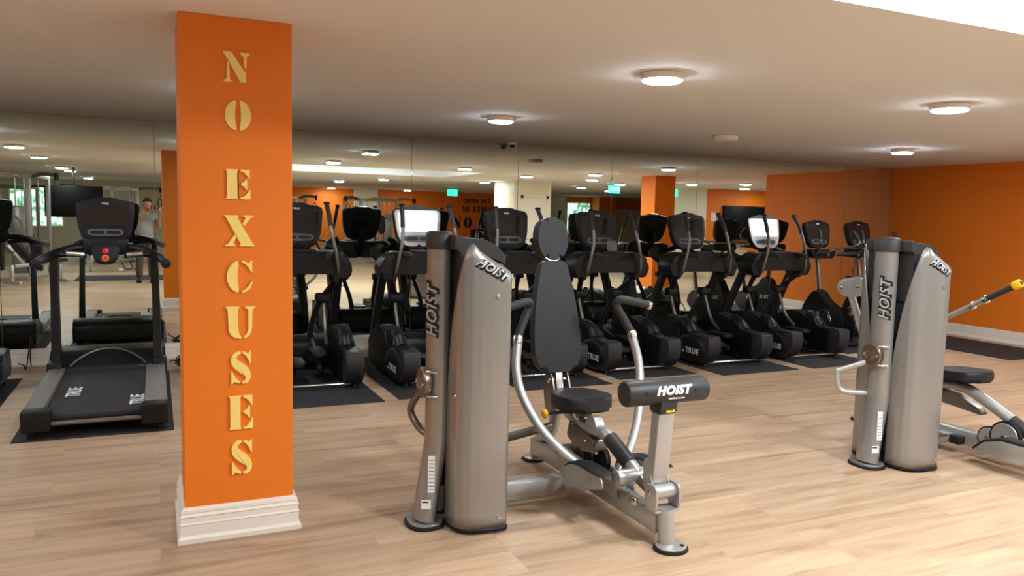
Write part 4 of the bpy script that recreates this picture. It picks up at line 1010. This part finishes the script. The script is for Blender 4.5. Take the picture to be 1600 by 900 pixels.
# press arms
for s in (-1, 1):
    pth = [(S1+s*.05, 3.60, .17), (S1+s*.13, 3.66, .22), (S1+s*.235, 3.74, .315), (S1+s*.33, 3.83, .44), (S1+s*.395, 3.92, .60), (S1+s*.41, 3.97, .74), (S1+s*.385, 4.01, .885)]
    arm = MB().tube(pth, .026, 18).build('press_arm', 'silver', press)
    MB().tube([(S1+s*.388, 4.005, .875), (S1+s*.384, 4.012, .895), (S1+s*.380, 4.018, .915)], [.030, .031, .028], 18, smooth=False).build('arm_collar', 'chrome', arm)
    MB().tube([(S1+s*.378, 4.02, .915), (S1+s*.335, 4.045, 1.00), (S1+s*.298, 4.06, 1.07), (S1+s*.305, 4.04, 1.105), (S1+s*.345, 4.03, 1.105), (S1+s*.485, 4.0, 1.075)], .024, 18).build('grip', 'grip', arm)
    MB().cyl((S1+s*.483, 4.0, 1.075), (S1+s*.505, 3.996, 1.070), .026, 18, bev=.004).build('grip_end', 'chrome', arm)

# ---- machine 2: the right-hand machine, half in the frame
S2 = 5.235
press2 = thing('rotary_press_machine', (S2, 3.7, 0), 'silver exercise machine with a yellow-tipped lever at the right edge', 'exercise machine')
weight_tower(press2, 3.04, -.115, True)
OY2 = -.33 if False else -.10
def shifted_seat():
    Y = lambda y: y
    MB().beam((S2, 4.50, .105), (S2, 2.75, .105), .085, .105, .008).build('spine_beam', 'silver', press2)
    MB().prism(superellipse(.085, .078, 2.2, 32, S2, 4.53), 0, .016, 'z', .004).build('foot_pad', 'rubber', press2)
    MB().prism(superellipse(.076, .070, 2.2, 32, S2, 4.53), .016, .024, 'z', .003).build('foot_plate', 'silver', press2)
    MB().prism(superellipse(.085, .078, 2.2, 32, S2, 2.70), 0, .016, 'z', .004).build('foot_pad', 'rubber', press2)
    MB().tube([(S2, 4.52, .02), (S2, 4.45, .15), (S2, 4.3, .30), (S2, 4.1, .42)], .034, 16).build('rear_post', 'silver', press2)
    seat = superellipse(.165, .20, 2.7, 44)
    Fs = Matrix.Translation((S2, 3.70, .515)) @ Matrix.Rotation(math.radians(-4), 4, 'X')
    sp = MB().cushion(seat, 0, .065, .022, Fs, 5).build('seat', 'vinyl', press2)
    MB().cushion([(x*.93, y*.93) for x, y in seat], -.012, .002, .004, Fs, 2).build('seat_base', 'black', sp)
    MB().beam((S2, 3.74, .42), (S2, 3.74, .51), .06, .06, .006).build('seat_post', 'chrome', press2)
    MB().tube([(S2, 4.12, .42), (S2, 3.9, .44), (S2, 3.68, .455), (S2, 3.55, .415), (S2, 3.36, .325), (S2, 3.12, .20)], .038, 20).build('swing_tube', 'silver', press2)
    MB().tube([(S2, 3.31, .302), (S2, 3.12, .20)], .044, 22, smooth=False).build('tube_sleeve', 'char', press2)
    MB().prism(rounded([(3.98, .42), (3.70, .40), (3.52, .33), (3.50, .29), (3.72, .31), (3.98, .33)], .02), S2-.03, S2+.03, 'x', .004).build('linkage_cover', 'steel_dark', press2)
    for (xx, yy, zz, r) in ((-.06, 3.42, .165, .075), (-.07, 3.30, .20, .105)):
        MB().lathe([(r*.5, -.012), (r, -.014), (r*.88, -.004), (r*.88, .004), (r, .014), (r*.5, .012)], (S2+xx, yy, zz), 30, 'x').build('pulley', 'rubber', press2)
        MB().lathe([(r*.88, -.016), (r*.84, -.02), (.001, -.02)], (S2+xx, yy, zz), 30, 'x').build('pulley_face', 'silver', press2)
        MB().cyl((S2+xx-.035, yy, zz), (S2+xx+.02, yy, zz), .013, 12).build('pulley_axle', 'chrome', press2)
    f = MB(); f.sheet([[(S2-.26+dx, y_, z_) for dx in (0, .05, .10)] for (y_, z_) in ((3.40, .12), (3.33, .19), (3.22, .23), (3.0, .235), (2.85, .22))])
    o = f.build('foot_plate', 'rubber', press2); md = o.modifiers.new('thickness', 'SOLIDIFY'); md.thickness = .016
    MB().prism(rounded([(3.40, .10), (3.32, .18), (3.2, .215), (2.86, .21), (2.9, .14), (3.1, .10)], .02), S2-.262, S2-.254, 'x', .002).build('foot_plate_bracket', 'silver', o)
    MB().beam((4.90, 3.68, .132), (5.05, 3.68, .132), .09, .016, .003).build('weld_plate', 'chrome', press2)
    MB().box(S2-.14, S2-.07, 3.58, 3.66, .07, .13, .008).build('rubber_stop', 'rubber', press2)
    # lever with the yellow tip
    a, c = Vector((S2, 3.80, .96)), Vector((S2, 3.34, 1.225)); d = (c-a)
    lev = MB().tube([a-d*.35, a, a+d*.55], .019, 16, smooth=False).build('lever', 'silver', press2)
    MB().tube([a+d*.28, a+d*.34], .026, 16, smooth=False).build('lever_collar', 'chrome', lev)
    MB().tube([a+d*.48, a+d*.54], .027, 16, smooth=False).build('lever_collar', 'chrome', lev)
    MB().tube([a+d*.55, a+d*.93], .0215, 16, smooth=False).build('lever_grip', 'grip', lev)
    MB().cyl(a+d*.92, a+d*1.03, .030, 20, bev=.008).build('lever_tip', 'yellow', lev)
    MB().cyl(a+d*1.03, a+d*1.035, .014, 16).build('tip_insert', 'black', lev)
    MB().tube([a-d*.35, (S2, 4.05, .80), (S2, 4.12, .42)], .03, 14).build('lever_post', 'steel_dark', press2)
    # arm and plate showing left of the tower
    MB().prism(rounded([(3.98, 1.21), (4.06, 1.225), (4.20, 1.19), (4.235, 1.13), (4.19, 1.08), (4.08, 1.07), (3.98, 1.10)], .03), 4.545, 4.56, 'x', .003).build('arm_plate', 'silver', press2)
    for (yy, zz) in ((4.17, 1.13), (4.03, 1.15)): MB().cyl((4.545, yy, zz), (4.532, yy, zz), .014, 14, bev=.003).build('bolt', 'chrome', press2)
    MB().tube([(4.575, 4.13, 1.11), (4.60, 4.08, .95), (4.64, 4.02, .74), (4.72, 3.98, .50)], .026, 14).build('side_arm', 'silver', press2)
shifted_seat()
# ================================================================== ROOM BEHIND THE CAMERA (seen in the mirrors)
def cable_station(x, y, label, rz=0., h=2.3):
    t = thing('cable_station', (0, 0, 0), label, 'exercise machine', 'cable and weight stations behind the camera')
    for s in (-1, 1):
        for yy in (-.5, .5):
            MB().beam((s*.66, yy, 0), (s*.66, yy, h), .07, .09, .006).build('upright', 'silver', t)
        MB().beam((s*.66, -.55, h), (s*.66, .55, h), .07, .08, .006).build('side_beam', 'silver', t)
        MB().box(s*.66-.05, s*.66+.05, -.75, .75, 0, .07, .01).build('foot', 'silver', t)
        bo = MB().tube([(s*.62, .3, h-.02), (s*.90, .45, h+.05), (s*1.25, .62, h+.03)], [.045, .042, .036], 12).build('boom', 'steel_dark', t)
        MB().lathe([(.03, -.03), (.085, -.02), (.07, 0), (.085, .02), (.03, .03)], (s*1.25, .62, h+.0), 20, 'x').build('pulley', 'rubber', bo)
        MB().tube([(s*1.25, .70, h-.05), (s*1.22, .70, 1.85)], .006, 6, smooth=False).build('cable', 'rubber', t)
        hnd = [(s*1.22+.06*math.cos(a*PI/6), .70, 1.74+.11*math.sin(a*PI/6)) for a in range(13)]
        MB().tube(hnd, .012, 8, smooth=False, cap=False).build('handle', 'rubber', t)
        for yy in (-.42, .30):
            st = MB()
            for k in range(14): st.box(s*.40-.13, s*.40+.13, yy-.07, yy+.07, .12+k*.042, .155+k*.042, .004)
            st.build('weight_stack', 'rubber', t)
            for q in (-1, 1): MB().cyl((s*.40+q*.09, yy, .1), (s*.40+q*.09, yy, h-.05), .012, 8).build('guide_rod', 'chrome', t)
        MB().box(s*.40-.15, s*.40+.15, .42, .44, .12, 1.55, .008).build('stack_guard', 'shroud', t)
        MB().tube([(s*.2, .52, 1.45), (s*.30, .75, 1.35), (s*.34, .85, 1.15)], .022, 10).build('press_arm', 'chrome', t)
    for yy in (-.5, .5): MB().beam((-.68, yy, h), (.68, yy, h), .08, .08, .006).build('top_beam', 'silver', t)
    MB().tube([(-.55, .62, h-.02), (-.3, .66, h+.04), (.3, .66, h+.04), (.55, .62, h-.02)], .026, 10).build('chin_bar', 'chrome', t)
    F = frame((0, .62, 1.22), (-1, 0, 0), (0, -.05, 1))
    MB().cushion(superellipse(.13, .30, 2.4, 32), 0, .07, .025, F, 3).build('back_pad', 'vinyl', t)
    MB().cushion(superellipse(.16, .20, 2.6, 32), 0, .07, .025, Matrix.Translation((0, .85, .45)), 3).build('seat', 'vinyl', t)
    MB().beam((0, .85, 0), (0, .85, .46), .07, .07, .006).build('seat_post', 'silver', t)
    MB().beam((0, .56, 0), (0, .56, h), .06, .06, .006).build('back_post', 'silver', t)
    t.location = (x, y, 0); t.rotation_euler = (0, 0, rz); return t
cable_station(-2.95, -2.2, 'tall silver cable station left of the hanging screen, seen in the left mirror', .25, 2.2)
cable_station(-4.6, -5.2, 'tall silver cable station at the left edge, seen in the left mirror', .1, 2.25)
cable_station(-1.2, -7.5, 'distant silver cable station reflected below the hanging black screen', -.2, 2.1)
cable_station(-4.0, -9.6, 'distant silver cable station behind the nearer one, seen in the left mirror', .2, 2.1)
cable_station(3.6, -7.6, 'distant silver cable station reflected above the first elliptical', .4, 2.0)
cable_station(6.3, -6.9, 'distant silver cable station reflected beside the lit elliptical screen', -.3, 2.0)

def bench(x, y, label, rz=0.):
    t = thing('weight_bench', (0, 0, 0), label, 'bench', 'weight benches behind the camera')
    MB().cushion(rounded([(-.14, -.55), (.14, -.55), (.14, .2), (-.14, .2)], .04), .42, .49, .02, None, 3).build('seat', 'vinyl', t)
    F = frame((0, .42, .70), (1, 0, 0), (0, .62, .78))
    MB().cushion(rounded([(-.14, -.28), (.14, -.28), (.12, .38), (-.12, .38)], .05), 0, .07, .02, F, 3).build('backrest', 'vinyl', t)
    MB().beam((0, -.5, .40), (0, .5, .36), .07, .07, .006).build('frame', 'silver', t)
    for yy in (-.45, .55):
        MB().beam((0, yy, .38), (0, yy, .04), .06, .06, .006).build('leg', 'silver', t)
        MB().beam((-.28, yy, .03), (.28, yy, .03), .06, .06, .006).build('foot', 'silver', t)
    MB().beam((0, .3, .38), (0, .62, .78), .05, .05, .006).build('back_support', 'silver', t)
    t.location = (x, y, 0); t.rotation_euler = (0, 0, rz); return t
bench(-2.2, -.75, 'adjustable bench behind the camera, nearest the mirror', .9)
bench(-3.9, .3, 'adjustable bench behind the camera, far left beside the cable station', 2.2)
bench(-.9, -3.9, 'adjustable bench behind the camera, reflected below the hanging screen', 1.4)
o = thing('hanging_screen', (-1.72, -3.05, CEIL), 'large black flat screen hanging from the ceiling behind the camera', 'screen')
MB().box(-2.32, -1.12, -3.10, -3.03, 1.33, 2.06, .01).build('display', 'tv', o)
MB().beam((-1.72, -3.07, 2.05), (-1.72, -3.07, CEIL), .05, .05, .004).build('ceiling_pole', 'black', o)
floor_mat(-1.6, .4, -2.4, -.95, 'rubber floor mat behind the photographer, seen in the mirror')
# wall screen, counter, notice and exit signs
o = thing('wall_screen', (15.9, -.33, 1.35), 'large black wall screen on the orange wall, reflected above the elliptical row', 'screen')
MB().box(15.02, 16.85, -.345, -.28, 1.05, 2.03, .012).build('display', 'tv', o)
MB().box(15.7, 16.1, -.35, -.34, 1.2, 1.7, .004).build('wall_bracket', 'black', o)
o = thing('reception_counter', (14.5, .3, 0), 'pale grey reception counter reflected in the right mirrors', 'counter')
MB().box(13.9, 15.2, .1, .6, 0, .98, .01).build('front_panel', 'beige_wall', o, smooth=False)
MB().box(13.85, 15.25, .05, .68, .98, 1.02, .008).build('counter_top', 'char', o, smooth=False)
OFF[0] = Vector((14.72, -.34, 1.5))
o = MB().box(14.63, 14.80, -.349, -.343, 1.58, 1.82, .001).build('wall_notice', 'sticker', None, smooth=False); tag(o, 'small white paper notice on the orange wall beside the black screen', 'notice')
def exit_sign(x, y, z, label):
    t = thing('exit_sign', (x, y, z), label, 'exit sign', 'green exit signs')
    MB().box(x-.17, x+.17, y-.02, y+.02, z-.10, z+.10, .01).build('housing', 'exit', t, smooth=False)
    MB().cyl((x, y, z+.10), (x, y, CEIL), .012, 10).build('stem', 'white_trim', t)
    lettering('exit_lettering', 'EXIT', .14, frame((x, y+.022, z), (-1, 0, 0), (0, 0, 1)), 'white_print', t, .001, bold=.003)
exit_sign(8.9, -6.4, 2.30, 'green exit sign hanging in front of the mural wall, reflected at the centre mirrors')
exit_sign(10.9, .35, 2.34, 'green exit sign reflected just left of the second orange column')
exit_sign(13.1, -.15, 2.32, 'green exit sign reflected between the second orange column and the white wall')
exit_sign(3.75, -8.5, 2.28, 'small green exit sign reflected above the first elliptical screen')
def window(n, x0, x1, z0, z1, y):
    f = struct('window_%d' % n, MB().box(x0-.05, x1+.05, y, y+.05, z0-.05, z1+.05, .004), 'white_trim')
    tag(MB().box(x0, x1, y+.04, y+.056, z0, z1).build('pane', 'window', f, smooth=False, off=(0, 0, 0)))
    mb = MB(); mb.box((x0+x1)/2-.02, (x0+x1)/2+.02, y+.05, y+.065, z0, z1); mb.build('glazing_bar', 'white_trim', f, smooth=False, off=(0, 0, 0))
window(1, -6.6, -4.9, .9, 2.1, Y0)
window(2, -4.4, -2.9, .9, 2.2, Y0)
window(3, 16.35, 17.45, .9, 2.2, Y0+.72)
# flush door in the white partition
d = struct('door_1', MB().box(8.55, 9.2, -.2, -.185, 0, 2.05, .002), 'white_trim')
MB().tube([(8.62, -.185, 1.0), (8.62, -.14, 1.0), (8.72, -.14, 1.0)], .010, 8).build('door_handle', 'chrome', d, off=(0, 0, 0))
mb = MB()
for (a, c, z0, z1) in ((8.48, 8.55, 0, 2.12), (9.2, 9.27, 0, 2.12), (8.48, 9.27, 2.05, 2.12)): mb.box(a, c, -.2, -.178, z0, z1, .002)
mb.build('door_frame', 'white_wall', d, off=(0, 0, 0))
# plain weight towers of two more machines behind, reflected beside the mural words
for (dx, dy, lab) in ((5.6, -6.6, 'silver weight tower reflected in front of the mural words'), (7.4, -6.2, 'silver weight tower reflected beside the white partition')):
    r = thing('weight_tower', (1.3+dx, 3.8+dy, 0), lab, 'exercise machine', 'weight towers behind the camera'); weight_tower(r, dx, dy)

# ================================================================== PHOTOGRAPHER (behind the camera, seen in the mirror)
def skin_mesh(name, verts, edges, radii, m, parent, root=0, sub=2):
    me = bpy.data.meshes.new(name); o_ = OFF[0]
    me.from_pydata([tuple(Vector(v)-o_) for v in verts], edges, []); me.materials.append(MT[m])
    o = bpy.data.objects.new(name, me); COL.objects.link(o); o.parent = parent
    md = o.modifiers.new('skin', 'SKIN'); md.use_smooth_shade = True
    for i, r in enumerate(radii):
        sv = me.skin_vertices[0].data[i]; sv.radius = r if isinstance(r, tuple) else (r, r); sv.use_root = (i == root)
    s = o.modifiers.new('sub', 'SUBSURF'); s.levels = 1; s.render_levels = sub
    return o
def bake(o):
    dg = bpy.context.evaluated_depsgraph_get(); dg.update()
    me = bpy.data.meshes.new_from_object(o.evaluated_get(dg)); me.name = o.name
    o.modifiers.clear(); o.data = me
    for p in me.polygons: p.use_smooth = True
px_, py_ = -.20, -.40
man = thing('person', (px_, py_, 0), 'person in grey polo shirt and dark trousers photographing with a phone, in the mirror', 'person')
P = lambda x, y, z: (px_+x, py_+y, z)
V = []; E = []; Rr = []
def vtx(p, r, par=None):
    V.append(p); Rr.append(r); i = len(V)-1
    if par is not None: E.append((par, i))
    return i
pel = vtx(P(0, 0, .96), (.155, .11))
wst = vtx(P(0, 0, 1.12), (.145, .105), pel)
chs = vtx(P(0, .01, 1.33), (.165, .11), wst)
nkb = vtx(P(.02, .01, 1.475), (.075, .07), chs)
nck = vtx(P(.03, .03, 1.53), .052, nkb)
jaw = vtx(P(.05, .07, 1.595), (.062, .075), nck)
hd1 = vtx(P(.055, .065, 1.67), (.076, .092), jaw)
hd2 = vtx(P(.055, .05, 1.735), (.062, .075), hd1)
for s in (-1, 1):
    hip = vtx(P(s*.095, 0, .90), .098, pel)
    kn = vtx(P(s*.115, .02, .50), .062, hip); ca = vtx(P(s*.12, .0, .36), .058, kn); an = vtx(P(s*.125, -.02, .10), .040, ca)
    hl = vtx(P(s*.125, -.03, .055), .042, an); toe = vtx(P(s*.14, .13, .04), (.042, .03), hl)
PH = Vector((.0, -.055, 1.6))      # the phone in front of the face
hand_spots = {}
for s in (-1, 1):
    sh = vtx(P(s*.185, .01, 1.42), .062, chs)
    ua = vtx(P(s*.245, .02, 1.28), .050, sh)
    el = vtx(P(s*.265, .06, 1.17), .042, ua)
    wr_t = PH+Vector((s*.105, -.035, -.045))
    elv = Vector(P(s*.265, .06, 1.17)); fa = elv.lerp(wr_t, .4)
    f1 = vtx(tuple(fa), .038, el); w = vtx(tuple(wr_t), .024, f1)
    palm = wr_t+Vector((-s*.035, .012, .028)); pm = vtx(tuple(palm), (.030, .018), w)
    hand_spots[s] = palm
    k0 = palm+Vector((-s*.018, .012, .016))
    for k in range(4):
        b0 = k0+Vector((0, .004, .018-.016*k)); ln = (.028, .031, .029, .023)[k]
        a = vtx(tuple(b0), .0095, pm); b2 = vtx(tuple(b0+Vector((-s*ln*.5, .020, .002))), .0085, a); c2 = vtx(tuple(b0+Vector((-s*ln*1.15, .012, .002))), .0078, b2)
    th0 = vtx(tuple(palm+Vector((-s*.008, -.016, .022))), .011, pm); th1 = vtx(tuple(palm+Vector((-s*.024, -.022, .034))), .0095, th0); th2 = vtx(tuple(palm+Vector((-s*.040, -.016, .036))), .0085, th1)
body = skin_mesh('body', V, E, Rr, 'skin', man, pel, 2); bake(body)
# face: eyes, nose, mouth, ears live on the body surface as small children
fc = Vector(P(.055, .065, 1.665)); fwd = Vector((.08, .96, -.22)).normalized(); rgt = Vector((.996, -.08, 0)); upv = rgt.cross(fwd)
Ff = frame(fc, rgt, upv); Ff = Matrix((rgt, upv, fwd)).transposed().to_4x4(); Ff.translation = fc
mb = MB(); mb.cushion(superellipse(.013, .020, 2, 14, 0, -.012), .085, .112, .009, Ff, 3); mb.build('nose', 'skin', man)
for s in (-1, 1):
    MB().lathe([(.001, -.004), (.007, -.003), (.010, 0), (.007, .003), (.001, .004)], (0, 0, 0), 14).move(Ff @ Matrix.Translation((s*.031, .008, .090))).build('eye', 'white_print', man)
    MB().cushion(superellipse(.009, .026, 2.2, 16, 0, 0), -.008, .008, .006, Ff @ Matrix.Translation((s*.080, -.008, .0)) @ Matrix.Rotation(s*PI/2, 4, 'Y'), 2).build('ear', 'skin', man)
MB().tube([tuple(Ff @ Vector((-.022, -.048, .086))), tuple(Ff @ Vector((0, -.050, .093))), tuple(Ff @ Vector((.022, -.048, .086)))], .004, 8).build('mouth', 'red', man)
gl = MB()
for s in (-1, 1):
    gl.tube([tuple(Ff @ Vector((s*.033+.022*math.cos(a*PI/6), .008+.015*math.sin(a*PI/6), .099))) for a in range(13)], .0022, 6, smooth=False, cap=False)
    gl.tube([tuple(Ff @ Vector((s*.055, .010, .098))), tuple(Ff @ Vector((s*.082, .008, .0)))], .002, 6, smooth=False)
gl.tube([tuple(Ff @ Vector((-.011, .010, .099))), tuple(Ff @ Vector((.011, .010, .099)))], .002, 6, smooth=False); gl.build('glasses', 'black', man)
# hair cap
hb = MB(); bmesh.ops.create_uvsphere(hb.bm, u_segments=28, v_segments=18, radius=1.)
for v in list(hb.bm.verts):
    if v.co.z < -.15+.75*max(0, v.co.y)*1.0 and v.co.y > -.35: pass
dele = [v for v in hb.bm.verts if v.co.z < (.30 if v.co.y > .35 else (-.05 if v.co.y > -.3 else -.5))]
bmesh.ops.delete(hb.bm, geom=dele, context='VERTS')
for v in hb.bm.verts: v.co = Vector(P(.055, .045, 1.70))+Vector((v.co.x*.089, v.co.y*.108, v.co.z*.098+.006))
o = hb.build('hair', 'hair', man); md = o.modifiers.new('thickness', 'SOLIDIFY'); md.thickness = .012
# clothes follow the body skeleton slightly larger
V2 = []; E2 = []; R2 = []
def v2(p, r, par=None):
    V2.append(p); R2.append(r); i = len(V2)-1
    if par is not None: E2.append((par, i))
    return i
a0 = v2(P(0, 0, .84), (.190, .15)); a1 = v2(P(0, 0, 1.08), (.178, .135), a0); a2 = v2(P(0, .01, 1.33), (.18, .125), a1); a3 = v2(P(.015, .01, 1.455), (.09, .08), a2)
for s in (-1, 1):
    q = v2(P(s*.19, .01, 1.42), .080, a2); q = v2(P(s*.242, .02, 1.27), .070, q)
sh_ = skin_mesh('polo_shirt', V2, E2, R2, 'shirt', man, a0, 2); bake(sh_)
V2 = []; E2 = []; R2 = []
a0 = v2(P(0, 0, 1.0), (.165, .12))
for s in (-1, 1):
    q = v2(P(s*.095, 0, .87), .112, a0); q = v2(P(s*.115, .02, .50), .082, q); q = v2(P(s*.122, .0, .30), .076, q); q = v2(P(s*.125, -.02, .09), .074, q)
tr_ = skin_mesh('trousers', V2, E2, R2, 'trousers', man, a0, 2); bake(tr_)
for s in (-1, 1):
    Fm = Matrix.Translation(Vector(P(s*.13, .045, 0)))
    MB().cushion(superellipse(.052, .145, 2.5, 30), .002, .085, .03, Fm, 3).build('shoe', 'black', man)
MB().tube([tuple(hand_spots[-1]+Vector((-.035-.026, -.012+.0, -.03))), tuple(hand_spots[-1]+Vector((-.035-.04, -.018, -.045)))], .031, 16, smooth=False).build('wristwatch', 'black', man)
OFF[0] = PH
o = thing('mobile_phone', tuple(PH), 'black phone held up in both hands by the person in the mirror', 'phone')
MB().box(PH.x-.078, PH.x+.078, PH.y-.004, PH.y+.004, PH.z-.038, PH.z+.038, .0035).build('phone_body', 'black', o)
MB().box(PH.x-.072, PH.x+.072, PH.y-.0052, PH.y-.0042, PH.z-.034, PH.z+.034, .0).build('phone_screen', 'screen', o)
MB().lathe([(.008, .004), (.008, .0065), (.001, .0065)], (PH.x+.055, PH.y, PH.z+.018), 16, 'y').build('camera_lens', 'screen', o)
bpy.context.view_layer.update()
